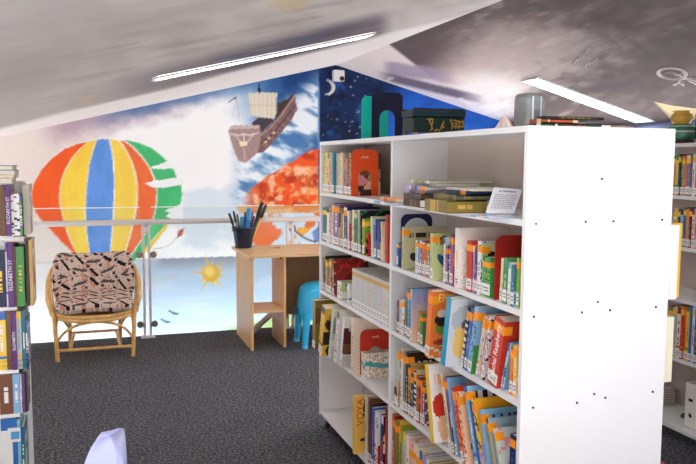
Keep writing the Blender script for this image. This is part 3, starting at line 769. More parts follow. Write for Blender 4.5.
m.tube([Y(p) for p in smooth_curve([(-.318, 6.19, .40), (-.352, 6.21, .47), (-.345, 6.27, .55)], 5)], .011, 8); m.tube([Y(p) for p in smooth_curve([(.318, 6.19, .40), (.352, 6.21, .47), (.345, 6.27, .55)], 5)], .011, 8)
m.build('arm_loops', CANE, ch)
def cyl(name, P, r): MB_ = MB(); MB_.tube([Y(p) for p in smooth_curve(P, 6)], r, 9); return MB_.build(name, CANE, ch)
cyl('brace_arch', [(-.285, 6.125, .150), (-.235, 6.11, .225), (-.15, 6.07, .285), (-.06, 6.035, .312), (0, 6.03, .318), (.06, 6.035, .312), (.15, 6.07, .285), (.235, 6.11, .225), (.285, 6.125, .150)], .0105)
for sx in (-1, 1): cyl('side_brace', [(sx*.285, 6.13, .16), (sx*.29, 6.25, .27), (sx*.275, 6.33, .30), (sx*.24, 6.43, .26), (sx*.20, 6.53, .17)], .010)
cyl('stretcher', [(-.282, 6.125, .088), (.282, 6.125, .088)], .0125)
cyl('stretcher', [(-.198, 6.54, .133), (.198, 6.54, .133)], .011)
for sx in (-1, 1): cyl('stretcher', [(sx*.185, 6.125, .092), (sx*.165, 6.54, .136)], .0105)

cu = thing('chair_cushion', 'patterned seat and back cushion lying on the cane chair', 'cushion', (0, 6.28, .424))
def fabric(x, y, seed=0):
    n = vnoise(np.array([x*45.+50]), np.array([y*45.+50]), 5)[0]; n2 = vnoise(np.array([x*150.+70]), np.array([y*150.+9]), 6)[0]
    c = np.array((216, 192, 176.))
    if n2 > .80: c = np.array((150, 118, 106.))
    if n > .78: c = np.array((208, 140, 118.))
    if n2 < .16: c = np.array((236, 222, 210.))
    cx, cy = .215, .185
    for ox, oy, kind in ((0, 0, 0), (.5, .5, 0), (.5, 0, 1), (0, .5, 1), (.22, .27, 2), (.80, .30, 2), (.74, .80, 2), (.30, .78, 2)):
        u = (x/cx-ox+50) % 1; v = (y/cy-oy+50) % 1; u = (u-.5)*cx; v = (v-.5)*cy
        if kind == 0:
            if abs(u*.72-v*-.69) < .0115 and abs(u*.69-v*.72) < .044: c = np.array((36, 34, 40.))
        elif kind == 1:
            if abs(v-.10*u) < .012 and abs(u-.9*v) < .048: c = np.array((60, 56, 62.)) if (int((u+1)*160) % 2) else np.array((112, 102, 100.))
        else:
            if math.hypot(u, v) < .011+.005*n: c = np.array((70, 62, 70.))
    return L(tuple(c))
def pad(center, wid, hei, thick, curve, tilt, taper, name, ex=.42, nu=96, nv=72):
    m = MB()
    def pt(u, v, sgn, raw=False):
        a = (u-.5)*2; b = (v-.5)*2
        r = (max(0, 1-abs(a)**6)*max(0, 1-abs(b)**6))**ex
        # rounded outline
        k = 1-.10*abs(b)**5; k2 = 1-.08*abs(a)**5
        w_ = wid*(taper*v+(1-v))
        x = a*k*w_/2; z = b*k2*hei/2
        y = -curve*(abs(a)**2)+sgn*thick/2*r+.006*math.sin(9*u+4*v)
        P = Vector((x, y, z))
        if raw: return P
        return Matrix.Rotation(tilt, 3, 'X') @ P+Vector(center)
    fr = lambda u, v: pt(u, v, -1)
    def fc(u, v):
        q_ = pt(u, v, -1, True); return fabric(q_.x, q_.z+(q_.y if v > .5 else -q_.y))
    m.grid(fr, nu, nv, col=fc)
    m.grid(lambda u, v: pt(1-u, v, 1), nu//2, nv//2, col=lambda u, v: fabric((.5-u)*wid, (v-.5)*hei+.3))
    return m.build(name, FABRIC, cu, colors=True)
pad((0, .145, .186), .63, .405, .075, .105, math.radians(-17), .97, 'back_pad')
pad((0, -.045, .034), .61, .47, .098, -.0, math.radians(-83), .90, 'seat_pad', .28)

# ------------------------------------------------------------------ lavender chair in the foreground (its back tip is in view)
lc = thing('plastic_chair', 'lavender moulded plastic chair whose back tip shows at the bottom edge', 'chair', (-.178, 2.02, 0), math.radians(-72))
LAV = mat('lavender_plastic', (190, 196, 244), .35)
def backf(u, v):
    a = (u-.5)*2; z = .44+.376*v
    w_ = .175*math.sqrt(max(0, 1-max(0, (v-.15)/.85)**2.0))+.012
    return (a*w_-.02*v, .215+.045*v-.06*a*a*(1-.4*v), z-.012*a*a)
m = MB(); m.grid(backf, 24, 28); o = m.build('backrest', LAV, lc); q = o.modifiers.new('thick', 'SOLIDIFY'); q.thickness = .014; q.offset = 0
m = MB(); m.grid(lambda u, v: ((u-.5)*.40*(1-.15*abs(v-.5)), -.20+.40*v, .43+.03*(2*v-1)**2+.02*(2*u-1)**2), 16, 16); o = m.build('seat', LAV, lc); q = o.modifiers.new('thick', 'SOLIDIFY'); q.thickness = .012
for sx in (-1, 1):
    for sy in (-1, 1):
        m = MB(); m.tube([(sx*.15, sy*.14, .43), (sx*.20, sy*.20, 0)], .012, 10); m.build('leg', STEEL, lc)

# ------------------------------------------------------------------ books
PAL = {'white': (238, 236, 232), 'cream': (238, 226, 190), 'yellow': (244, 200, 70), 'orange': (240, 120, 48), 'red': (206, 54, 36), 'dark red': (140, 34, 32), 'maroon': (92, 36, 46),
       'pink': (232, 150, 160), 'peach': (244, 196, 156), 'purple': (112, 66, 132), 'lilac': (178, 160, 206), 'indigo': (52, 48, 110), 'navy': (30, 36, 74), 'blue': (52, 108, 186), 'sky-blue': (132, 182, 222),
       'turquoise': (24, 168, 200), 'teal': (40, 118, 132), 'green': (66, 148, 78), 'dark green': (34, 76, 58), 'pale green': (196, 208, 150), 'lime': (146, 180, 50), 'olive': (136, 128, 56), 'beige': (206, 190, 154),
       'brown': (120, 84, 56), 'dark brown': (64, 46, 38), 'grey': (150, 148, 148), 'pale grey': (206, 204, 200), 'black': (32, 30, 34), 'gold': (196, 158, 76), 'mauve': (146, 104, 150), 'tan': (190, 148, 100)}
ORD = 'first second third fourth fifth sixth seventh eighth ninth tenth eleventh twelfth thirteenth fourteenth fifteenth sixteenth seventeenth eighteenth nineteenth twentieth twenty-first twenty-second twenty-third twenty-fourth twenty-fifth twenty-sixth twenty-seventh twenty-eighth twenty-ninth thirtieth'.split()
def jit(c, k=10): return tuple(max(0, min(255, x+random.uniform(-k, k))) for x in c)
def art_front(seed, base, acc, style, W, H):
    rs = random.Random(seed)
    blobs = []
    if style == 'pic':
        for i in range(6): blobs.append((rs.uniform(.2, .8), rs.uniform(.12, .62), rs.uniform(.08, .24), rs.uniform(.06, .16), L(rs.choice(acc)), rs.uniform(-1, 1)))
    if style == 'scene':
        for i in range(9): blobs.append((rs.uniform(.0, 1), rs.uniform(.0, .7), rs.uniform(.1, .32), rs.uniform(.05, .2), L(rs.choice(acc)), rs.uniform(-1, 1)))
    tcol = L(acc[0]); b = L(base); two = L(acc[-1]); tx = [rs.random() for _ in range(40)]
    def f(u, v):            # u 0 spine..1 fore edge, v 0 foot..1 head
        c = b
        if style == 'split' and v < .45: c = two
        if style == 'fade': c = tuple(b[i]*(v**1.4)+two[i]*(1-v**1.4) for i in range(3))
        for (x, y, rx, ry, col, sk) in blobs:
            dx = (u-x)/rx; dy = (v-y-sk*.2*(u-x))/ry
            if dx*dx+dy*dy < 1: c = col
        if style == 'bird':
            if ((u-.27)/.17)**2+((v-.45)/.10)**2 < 1: c = L((120, 150, 60))
            if ((u-.26)/.17)**2+((v-.58)/.10)**2 < 1: c = L((58, 36, 34))
            if ((u-.25)/.11)**2+((v-.67)/.06)**2 < 1: c = L((236, 206, 190))
            if v < .27 and (int(u*9)+int(v*22)) % 3 == 0: c = L((232, 210, 170))
            if ((u-.3)/.22)**2+((v-.24)/.05)**2 < 1: c = L((170, 60, 40))
        if style == 'bear':
            if ((u-.34)/.30)**2+((v-.70)/.2)**2 < 1: c = L((186, 196, 208))
            if ((u-.36)/.10)**2+((v-.62)/.07)**2 < 1: c = L((96, 106, 124))
            if ((u-.24)/.12+.5*(v-.36))**2+((v-.36)/.24)**2 < 1: c = L((244, 206, 120))
        if style == 'leaf':
            if ((u-.32)/.2)**2+((v-.40+.7*(u-.3))/.11)**2 < 1: c = L((20, 84, 120))
            if ((u-.34)/.14)**2+((v-.88)/.06)**2 < 1 and not ((u-.34)/.07)**2+((v-.88)/.03)**2 < 1: c = L((40, 40, 44))
        if style == 'doodle':
            if ((u-.26)/.12)**2+((v-.30)/.10)**2 < 1: c = L((44, 44, 40))
            if ((u-.27)/.08)**2+((v-.48)/.07)**2 < 1: c = L((206, 170, 130))
        if style == 'spots' and (int(u*14)*7+int(v*20)*5) % 6 == 0: c = tcol
        if style == 'checks' and v > .84 and v < .93: c = L((20, 20, 22)) if int(u*12) % 2 else L((236, 236, 236))
        if style == 'checks' and v <= .84: c = two
        if style == 'teeth' and .86 < v < .92: c = L((60, 60, 60)) if int(u*16) % 2 else b
        if style == 'ants' and (((u-.36)/.05)**2+((v-.74)/.2)**2 < 1 and tx[int(v*60) % 40] > .3 or ((u-.3)/.1)**2+((v-.24)/.03)**2 < 1): c = L((60, 52, 30))
        if style == 'badger':
            if ((u-.62)/.36)**2+((v-.80)/.2)**2 < 1: c = L((176, 172, 166))
            if ((u-.46)/.15)**2+((v-.74)/.13)**2 < 1: c = L((30, 28, 30))
            if ((u-.38)/.04)**2+((v-.74)/.1)**2 < 1: c = L((150, 150, 146))
        if style not in ('plain', 'bear', 'checks', 'badger', 'bird', 'ants') and .74 < v < .86 and .1 < u < .9 and tx[int(u*30) % 40] > .3: c = tcol
        return c
    return f
def art_spine(seed, base, acc, style):
    rs = random.Random(seed+99); tx = [rs.random() for _ in range(60)]; b = L(base); a = L(acc[0]); a2 = L(acc[-1])
    lo, hi = rs.uniform(.2, .35), rs.uniform(.6, .8); band = rs.random() < .45
    def f(w, v):
        c = b
        if style == 'checker': return L((24, 24, 28)) if int(v*18) % 2 else L((236, 236, 232))
        if style == 'gold' and v > .82 and v < .93: return L((206, 164, 72))
        if style == 'gold': return tuple(x*(.8 if tx[int(v*40) % 60] > .7 and .3 < w < .7 else 1) for x in b)
        if style == 'plain': return b
        if style == 'patt': return L(acc[int(tx[int(v*30+w*3) % 60]*len(acc)) % len(acc)]) if tx[int(v*30+w*7) % 60] > .4 else b
        if band and v > .86: c = a2
        if lo < v < hi and .25 < w < .75 and tx[int(v*44) % 60] > .35: c = a
        if band and .2 < v < .24: c = a2
        return c
    return f
BOOKN = [0]
def make_book(t, h, D, base, acc, style='pic', spine='std', sticker=None, slabel=True, fine=True, cb=None, label=None, cat='book', group=None, name='picture_book', stz=None):
    BOOKN[0] += 1; seed = BOOKN[0]
    ff = art_front(seed, cb or base, acc, style, D, h); fs = art_spine(seed, base, acc, spine); cb_ = L(base)
    m = MB(); bt = .0022
    nz = max(6, min(30, int(h/.010))) if fine else 8; nx = max(5, min(24, int(D/.010))) if fine else 5
    if fine and h > .25: nz, nx = int(h/.0065), int(D/.0065)
    if style in ('bird', 'bear', 'leaf', 'doodle', 'badger', 'ants'): nz, nx = int(h/.005), int(D/.005)
    ns = 3 if t > .009 else 1
    m.grid(lambda u, v: (u*D, -t/2, v*h), nx, nz, col=ff, sm=False)
    m.grid(lambda u, v: (0, t/2-u*t, v*h), ns, nz*2, col=fs, sm=False)
    m.grid(lambda u, v: (D-u*D, t/2, v*h), 2, 2, col=lambda u, v: cb_, sm=False)
    # board edges and the inside faces
    e = L(tuple(x*.92 for x in base))
    for (y0, y1) in ((-t/2, -t/2+bt), (t/2-bt, t/2)):
        b = len(m.v)
        m.v += [(0, y0, h), (D, y0, h), (D, y1, h), (0, y1, h), (0, y0, 0), (D, y0, 0), (D, y1, 0), (0, y1, 0)]
        m.face((b, b+1, b+2, b+3), 0, e); m.face((b+7, b+6, b+5, b+4), 0, e); m.face((b+1, b+5, b+6, b+2), 0, e)
        if y0 < 0: m.face((b+2, b+6, b+7, b+3), 0, e)
        else: m.face((b, b+4, b+5, b+1), 0, e)
    m.box(.0005, bt, -t/2+bt, t/2-bt, 0, h, c=e)
    bk = m.build(name, PRINT, colors=True)
    pg = MB(); pg.box(bt, D-.004, -t/2+bt, t/2-bt, .003, h-.003); pg.build('pages', PAPER, bk)
    if sticker:
        z1 = h*(stz or .93); z0 = z1-min(.030, h*.13); w = min(.03, D*.2); q = .0008
        s_ = MB(); s_.box(-q, 0, -t/2-q, t/2, z0, z1); s_.box(0, w, -t/2-q, -t/2, z0, z1); o = s_.build('genre_sticker', ORANGE if sticker == 'o' else YELLOWS, bk)
        o['label'] = 'orange sticker' if sticker == 'o' else 'yellow sticker'
    if slabel:
        q = .0008; s_ = MB(); s_.box(-q, 0, -t/2, t/2, .008, .046)
        s_.box(-q*1.3, -q, -t/2+t*.15, t/2-t*.15, .030, .034, m=1); s_.box(-q*1.3, -q, -t/2+t*.15, t/2-t*.3, .020, .024, m=1)
        s_.build('spine_label', [LABEL, LABELINK], bk)['label'] = 'white spine label'
    tag(bk, label, cat, group)
    return bk
def put_book(bk, X, Yc, z, t, lean=0, rz=0, tilt=0):
    """spine at X facing -X; lean > 0 tips the head away from the viewer (+Y)"""
    a = math.radians(lean)
    lift = t/2*abs(math.sin(a))
    bk.rotation_euler = Euler((-a, math.radians(tilt), math.radians(rz)))
    bk.location = (X, Yc, z+lift+.0006)
def describe(t, h, color):
    s = 'thin' if t < .008 else 'slim' if t < .018 else 'medium' if t < .034 else 'thick'
    q = 'tall' if h > .245 else 'short' if h < .17 else ''
    return (s+' '+q).strip()
# near neighbours' heights are limited by the shelf above
def row(where, group, shelf, X, specs, endname='far end', D0=.19, cap=None, defcat='book'):
    z = SHELVES[shelf]; zc = (SHELVES[shelf+1]-TH if shelf < 4 else TOPZ-TH)
    n = 0; prevY = 9
    for sp in specs:
        x0, x1, yt, cn = sp[:4]; o = sp[4] if len(sp) > 4 else {}
        Xs = X+o.get('dx', random.uniform(.006, .016))
        Yf = y_for(x0, Xs, z); Yn = y_for(x1, Xs, z)
        if X == BX0: Yf = min(Yf, YDIV-.0125) if x0 > 388.5 else min(Yf, BY1-TH-.0012)
        Yf = min(Yf, prevY-(.0035 if o.get('lean') else .0008)); t = max(.005, Yf-Yn-.0006); prevY = Yf-t if not o.get('free') else prevY
        Yc = Yf-t/2
        if 'h' in o: h = o['h']
        else:
            h = at((x0+x1)/2, yt, 'X', Xs).z-z
            if o.get('lean'): h = h/math.cos(math.radians(o['lean']))
        h = max(.08, min(h, zc-z-.006)) if not o.get('out') else h
        base = jit(PAL[cn], 8)
        acc = [PAL[a] for a in o.get('acc', random.sample(['white', 'yellow', 'red', 'blue', 'green', 'peach', 'black', 'orange', 'sky-blue'], 4))]
        lab = '%s %s book, %s from the %s on %s' % (describe(t, h, cn), cn, ORD[n], endname, where)
        if o.get('label'): lab = o['label']
        if o.get('lean'): t *= math.cos(math.radians(o['lean']))*.96
        bk = make_book(t, h, o.get('D', D0+random.uniform(-.015, .02)), base, acc, o.get('art', random.choice(['pic', 'scene', 'split', 'pic', 'spots'])), o.get('spine', 'std'), o.get('s'), o.get('l', 1), o.get('fine', True), cb=o.get('cb'), label=lab, group=group, stz=o.get('stz'), name=o.get('name', 'picture_book'))
        put_book(bk, Xs, Yc, z, t, o.get('lean', 0), o.get('rz', 0))
        if 'text' in o:
            s_, size, colr = o['text'][:3]
            if len(o['text']) > 3:   # on the front cover: (string, size, colour, u, v, vertical)
                u, v, vert = o['text'][3:6]; D_ = o.get('D', D0)
                Mx = basis((0, 0, 1) if vert else (1, 0, 0), (-1, 0, 0) if vert else (0, 0, 1), (u*D_, -t/2-.0012, v*h))
            else: Mx = basis((0, 0, 1), (0, 1, 0) if False else (0, 1, 0), (-.0013, 0, h*.52))
            text_mesh(s_, size, mat('ink_%d_%d_%d' % colr, colr, .5), 'title', bk, Mx, sx=o.get('tsx', 1.0))
        n += 1
A = dict
S0 = BX0
F_ = 'the far bay\'s %s shelf'
N_ = 'the near bay\'s %s shelf'
# far bay, top shelf
cols = ['pale green', 'white', 'yellow', 'peach', 'white', 'turquoise', 'teal', 'peach', 'sky-blue', 'yellow', 'white', 'pale grey', 'teal', 'orange', 'tan', 'maroon', 'dark brown']
sp = []; x = 322.6
for i, c_ in enumerate(cols):
    sp.append((x, x+1.66, 153+random.uniform(-.6, 1.2), c_, A(art='plain' if i < 16 else 'scene', acc=[random.choice(list(PAL)) for _ in range(4)] if i < 16 else ['peach', 'tan', 'pink', 'cream', 'brown'], spine='patt' if i % 3 == 1 else 'std'))); x += 1.66
row(F_ % 'top', 'books on the far bay top shelf', 4, S0, sp, D0=.15)
# far bay, second shelf
row(F_ % 'second', 'books on the far bay second shelf', 3, S0, [
    (322, 326.6, 208, 'teal', A(s='y', acc=['teal', 'white'])), (326.8, 329, 208, 'white'), (329.2, 331.6, 209, 'lilac', A(acc=['white', 'purple'])), (331.8, 333.2, 205, 'cream', A(s='y')),
    (333.4, 338.6, 204, 'mauve', A(s='o', acc=['white', 'cream'], art='split')), (338.8, 340.4, 207, 'maroon'), (340.6, 342.4, 208, 'olive', A(acc=['yellow'])), (342.6, 343.6, 208, 'cream'), (343.8, 346.8, 207.5, 'indigo', A(s='o', acc=['lilac', 'white'])),
    (347.2, 348.6, 211, 'white'), (348.8, 350.2, 224, 'red'), (350.4, 351.8, 211, 'black', A(acc=['white'])), (352, 353.6, 210, 'cream'), (353.8, 357.4, 213, 'green', A(acc=['dark green', 'pale green'])), (357.6, 359.2, 210, 'pale grey'), (359.4, 360.8, 211, 'black'),
    (362, 364.4, 219, 'lime', A(s='y', art='scene', acc=['olive', 'yellow', 'lime'])),
    (371.4, 373, 217, 'cream', A(lean=5)), (374.0, 376.4, 220, 'blue', A(acc=['navy', 'sky-blue'], art='split', lean=5)), (377.6, 380.4, 221, 'indigo', A(lean=5, acc=['purple', 'yellow'])), (381.4, 382.8, 222, 'cream', A(lean=5)), (384.9, 387.2, 215, 'red', A(acc=['red', 'dark red'], art='plain', l=0))], D0=.18)
# far bay, third shelf
row(F_ % 'third', 'books on the far bay third shelf', 2, S0, [
    (321.6, 323.6, 258, 'grey', A(acc=['white', 'olive'])), (323.8, 325.2, 256, 'dark green'), (325.4, 327, 260, 'tan', A(s='y')), (327.2, 329, 262, 'brown', A(acc=['orange', 'gold'])), (329.2, 331, 259, 'gold', A(s='y')), (331.2, 332.6, 262, 'tan'),
    (332.8, 334, 259, 'maroon', A(art='spots', acc=['peach', 'dark red'], D=.2)), (334.2, 336.0, 259, 'dark red', A(art='spots', acc=['red', 'dark red'], l=0)), (337.2, 339.4, 281, 'white', A(art='pic', acc=['green', 'dark green', 'black'])), (339.6, 341.6, 282, 'pale green', A(art='scene', acc=['green', 'dark green', 'white'])),
    (347.4, 349, 284, 'white', A(art='scene', acc=['turquoise', 'blue', 'white']))] +
    [(352+i*3.05, 352+i*3.05+2.9, 268.6+i*1.22, 'pale grey', A(spine='gold', art='plain', acc=['gold', 'white', 'grey'], dx=.008, label='pale grey gold-banded volume, %s of the matching series on the far bay\'s third shelf' % ORD[i])) for i in range(12)], D0=.17)
# far bay, fourth shelf: large books standing far out of the shelf
row(F_ % 'fourth', 'large books hanging out of the far bay fourth shelf', 1, S0, [
    (312.4, 315.2, 0, 'olive', A(h=.285, D=.26, dx=-.055, art='scene', acc=['brown', 'dark green', 'olive', 'gold'], label='large olive picture book jutting furthest out of the far bay\'s fourth shelf')),
    (318.0, 321.6, 0, 'yellow', A(h=.285, D=.26, dx=-.062, lean=-14, art='scene', acc=['gold', 'dark brown', 'olive', 'black'], label='large yellow book with dark pattern jutting out of the far bay\'s fourth shelf')),
    (328.0, 330.4, 0, 'pale grey', A(h=.285, D=.25, dx=-.036, lean=-14, art='scene', acc=['white', 'grey', 'teal'], label='pale grey book leaning behind the yellow one on the far bay\'s fourth shelf')),
    (333.2, 335.8, 0, 'white', A(h=.29, D=.25, dx=-.032, lean=-13, art='scene', acc=['orange', 'grey', 'white', 'brown'], label='white book with orange picture leaning on the far bay\'s fourth shelf')),
    (339.0, 341.2, 0, 'white', A(h=.275, D=.24, dx=-.03, lean=-12, art='scene', acc=['pale grey', 'maroon', 'brown'], label='white book with brown picture leaning on the far bay\'s fourth shelf')),
    (350.8, 353.6, 0, 'cream', A(h=.29, D=.22, dx=-.012, art='plain', acc=['gold', 'olive'], label='upright cream book beside the red bookend on the far bay\'s fourth shelf'))])
# far bay, bottom shelf
row(F_ % 'bottom', 'books on the far bay bottom shelf', 0, S0, [
    (352.6, 354.4, 0, 'yellow', A(h=.30, D=.15, dx=-.03, l=0, art='ants', cb=(242, 196, 92), acc=['orange'], text=('VOYA', .052, (206, 84, 24), .20, .72, True), label='yellow book with orange upright lettering at the end of the far bay\'s bottom shelf')),
    (364.6, 366.4, 0, 'pale grey', A(h=.33, dx=.0)), (366.8, 369, 0, 'brown', A(h=.32, dx=.006, acc=['dark red', 'white'])), (369.4, 371, 0, 'maroon', A(h=.30)), (371.4, 373.4, 0, 'blue', A(h=.30, dx=-.004)), (373.8, 377.4, 0, 'white', A(h=.29, dx=.0, spine='patt', acc=['white', 'navy', 'white', 'red'])), (377.8, 380.2, 0, 'blue', A(h=.285, acc=['navy', 'white'])), (380.6, 383, 0, 'navy', A(h=.29)), (383.2, 386.6, 0, 'red', A(h=.335, acc=['dark red'], art='scene', D=.2))])
# near bay, second shelf
row(N_ % 'second', 'books on the near bay second shelf', 3, S0, [
    (396.6, 398.2, 243, 'blue', A(acc=['navy', 'sky-blue'], s='y')),
    (401.4, 403.4, 227, 'beige', A(s='o', art='doodle', acc=['dark brown', 'beige'], D=.2, dx=-.002, l=0)),
    (415.2, 417.2, 240, 'white', A(s='o', acc=['blue', 'white'])), (417.4, 419.2, 241, 'sky-blue', A(s='o', acc=['purple'])), (419.4, 421.6, 241, 'mauve', A(s='o', acc=['white'])), (421.8, 424, 242, 'orange', A(s='o')), (424.2, 426.6, 243, 'tan', A(s='o', acc=['red', 'white'])), (426.8, 429.2, 244, 'grey', A(s='o', acc=['white'])),
    (429.6, 432.4, 233, 'pale green', A(s='o', art='leaf', acc=['olive', 'pale green'], D=.15, dx=-.012)),
    (443.2, 444.8, 237, 'white'), (445, 447.4, 246, 'purple', A(s='o', acc=['lilac', 'blue'])), (447.6, 450, 247, 'blue', A(s='o', acc=['white', 'red'])), (450.2, 452.4, 234, 'mauve', A(s='o', acc=['red', 'orange', 'navy'], art='scene', D=.17)),
    (454.2, 458.4, 228, 'white', A(art='plain', acc=['peach', 'white'], spine='std', D=.2, dx=.0)), (458.6, 460.6, 250, 'peach', A(spine='patt', acc=['peach', 'tan', 'white', 'brown'])), (460.8, 462.6, 250, 'white', A(spine='patt', acc=['peach', 'red', 'white'])),
    (466.2, 471.2, 241, 'red', A(s='o', acc=['orange', 'red'], art='plain', spine='plain')), (471.6, 473.8, 246, 'lilac', A(acc=['purple', 'white'])), (474.2, 476.4, 247, 'indigo', A(acc=['pink'])), (476.8, 479.8, 241, 'white', A(s='o', acc=['blue', 'white'], art='spots')), (480.2, 481.6, 243, 'pale green', A(s='o')), (482, 489.6, 257, 'green', A(s='o', stz=.88, spine='patt', acc=['green', 'dark green', 'lime', 'green'], art='scene')),
    (499.2, 501.4, 258, 'cream', A(acc=['pale green', 'gold'], lean=-3)), (502, 506, 258, 'green', A(acc=['pale green', 'green'], lean=-2, art='plain')), (507, 510, 262, 'white', A(acc=['lilac', 'sky-blue'])), (510.4, 513.6, 265, 'teal', A(acc=['sky-blue', 'navy'])), (514, 518.2, 258, 'lime', A(s='o', stz=.92, acc=['green', 'yellow'])),
    ], D0=.17, endname='divider')
# near bay, third shelf
row(N_ % 'third', 'books on the near bay third shelf', 2, S0, [
    (396.8, 398.6, 301, 'maroon'), (399, 401.4, 300, 'pale grey', A(s='o', acc=['lilac'])), (401.6, 403.6, 300, 'white', A(s='o', acc=['red'])), (404, 406.2, 302, 'olive', A(acc=['green'])), (406.6, 409.8, 289, 'teal', A(s='o', acc=['sky-blue', 'navy'])), (410, 411.6, 289, 'sky-blue', A(art='fade', acc=['lilac', 'peach'], D=.17, dx=-.008)),
    (417.6, 420, 312, 'gold', A(acc=['brown'])), (420.4, 422.4, 315, 'green', A(s='o', acc=['dark green'])),
    (424.5, 428.9, 0, 'orange', A(h=.261, D=.175, dx=-.05, lean=-6, s='o', art='bird', acc=['orange', 'red'], spine='plain', text=('END', .044, (252, 220, 120), .34, .90, False), tsx=.8, out=1, label='orange book with a bird cover jutting out of the near bay\'s third shelf')),
    (440.2, 445.0, 0, 'turquoise', A(h=.261, D=.19, dx=-.045, lean=-10, acc=['turquoise', 'teal'], spine='plain', art='bear', cb=(218, 226, 234), l=0, label='turquoise-spined book with a white bear cover on the near bay\'s third shelf')),
    (453.2, 454.8, 318, 'yellow', A(lean=-11, acc=['gold'])), (459.4, 462.6, 0, 'black', A(h=.235, spine='checker', lean=-12, s='o', label='book with black and white checkered spine on the near bay\'s third shelf')), (463.2, 465.8, 0, 'blue', A(h=.235, lean=-12, s='o', acc=['sky-blue'])),
    (466.4, 470.6, 0, 'sky-blue', A(h=.25, lean=-12, s='o', art='split', acc=['blue', 'sky-blue', 'green'], D=.16, spine='patt', dx=.0)),
    (475.2, 477.2, 0, 'cream', A(h=.228, s='o', lean=-13)), (477.8, 479.8, 0, 'peach', A(h=.222, lean=-13, s='o')), (480.4, 483, 0, 'white', A(h=.236, lean=-13, s='o', spine='patt', acc=['navy', 'green', 'white', 'blue'])),
    (486.4, 496.4, 0, 'red', A(h=.236, lean=-12, s='o', stz=.93, acc=['red'], art='plain', spine='plain', text=('Rachal Raspberry', .034, (252, 244, 240)), tsx=.78, dx=.0, label='thick red book with white handwritten spine title on the near bay\'s third shelf')),
    (497.4, 500.2, 0, 'blue', A(h=.17, lean=-14, acc=['lilac', 'white'])), (501.4, 503.6, 0, 'sky-blue', A(h=.17, lean=-14)), (509.2, 511.8, 349, 'orange', A(s='o', acc=['orange', 'red'], spine='plain')), (512.2, 516, 345, 'yellow', A(s='o', acc=['white', 'red']))], D0=.16, endname='divider')
# near bay, fourth shelf
row(N_ % 'fourth', 'books on the near bay fourth shelf', 1, S0, [
    (394, 395.8, 388, 'maroon', A(dx=.004, acc=['pink', 'white'], art='split')), (396.2, 398, 348, 'pale grey', A(s='o', acc=['tan'], dx=.008)), (398.4, 400, 350, 'brown', A(s='o')), (400.4, 402.2, 347, 'white', A(s='o', acc=['peach'])), (402.6, 404.6, 352, 'grey', A(s='o', acc=['purple'])), (405, 407.2, 352, 'dark brown', A(s='o', acc=['white'], art='scene')),
    (407.6, 410.2, 364, 'gold', A(s='o', acc=['black'])), (410.6, 413, 374, 'navy', A(s='o', acc=['white', 'teal'], art='plain')), (413.4, 415.8, 370, 'pale grey', A(spine='checker', s='o')), (416.2, 418.8, 376, 'brown', A(s='o', acc=['orange'])), (419.2, 421.4, 380, 'orange', A(s='o', acc=['orange'], spine='plain')), (421.8, 424.4, 384, 'purple', A(s='o')),
    (430.6, 434.6, 0, 'yellow', A(h=.298, D=.18, dx=-.034, lean=13, spine='plain', art='pic', acc=['peach', 'white', 'red', 'lilac'], cb=(242, 238, 236), l=0, label='large yellow-spined white picture book leaning out of the near bay\'s fourth shelf')),
    (449.4, 451.8, 0, 'cream', A(h=.29, lean=18, s='o', acc=['brown', 'pale green'], dx=-.01)), (452.6, 455.0, 0, 'mauve', A(h=.285, lean=18, s='o', acc=['black', 'white'], dx=-.008, art='scene')), (455.8, 458.2, 0, 'sky-blue', A(h=.285, lean=18, dx=-.006, acc=['pale grey', 'grey', 'black', 'white'], art='badger', D=.2)),
    (461.6, 464.6, 0, 'red', A(h=.272, lean=20, s='o', spine='patt', acc=['pink', 'yellow', 'maroon', 'orange'], dx=-.016)), (465.8, 469.0, 0, 'peach', A(h=.262, lean=20, s='o', spine='patt', acc=['peach', 'red', 'dark green', 'peach'], dx=-.016)),
    (476.2, 480.0, 0, 'sky-blue', A(h=.30, lean=21, s='o', art='checks', acc=['white', 'blue'], D=.235, dx=-.01)), (482.6, 486.8, 0, 'yellow', A(h=.268, lean=21, s='o', spine='patt', acc=['black', 'brown', 'yellow', 'lilac'], cb=(236, 168, 40), art='split', D=.235, dx=-.006)),
    (489.6, 492.2, 0, 'sky-blue', A(h=.243, dx=-.004, lean=21, s='o', art='teeth', acc=['sky-blue', 'navy'], D=.225)), (496.4, 498.8, 0, 'gold', A(h=.226, dx=-.002, lean=21, s='o', art='plain', acc=['orange', 'brown'], cb=(150, 176, 196), D=.22)), (502.8, 505, 0, 'pale green', A(h=.206, dx=0, lean=21, s='o', art='spots', acc=['pink', 'cream'], cb=(206, 216, 214), D=.21)),
    (508.6, 513.6, 434, 'navy', A(s='o', acc=['blue']))], D0=.18, endname='divider')
# near bay, bottom shelf
row(N_ % 'bottom', 'books on the near bay bottom shelf', 0, S0, [
    (389.5, 391.4, 0, 'tan', A(h=.335, s='o')), (391.8, 394, 0, 'red', A(h=.33, s='o')), (394.4, 396.6, 0, 'olive', A(h=.325, s='o', acc=['green'])), (397, 399.6, 0, 'yellow', A(h=.33, s='o', art='scene', acc=['black', 'brown', 'orange'], D=.2)), (400, 401.6, 0, 'lime', A(h=.31)),
    ] + [(402+i*3.3, 405+i*3.3, 0, ['pale grey', 'white', 'peach', 'white', 'cream', 'white', 'lilac', 'white', 'gold', 'cream', 'brown'][i], A(h=.298-.004*i, s='o' if i > 1 else None, stz=.86)) for i in range(11)], D0=.19, endname='divider')

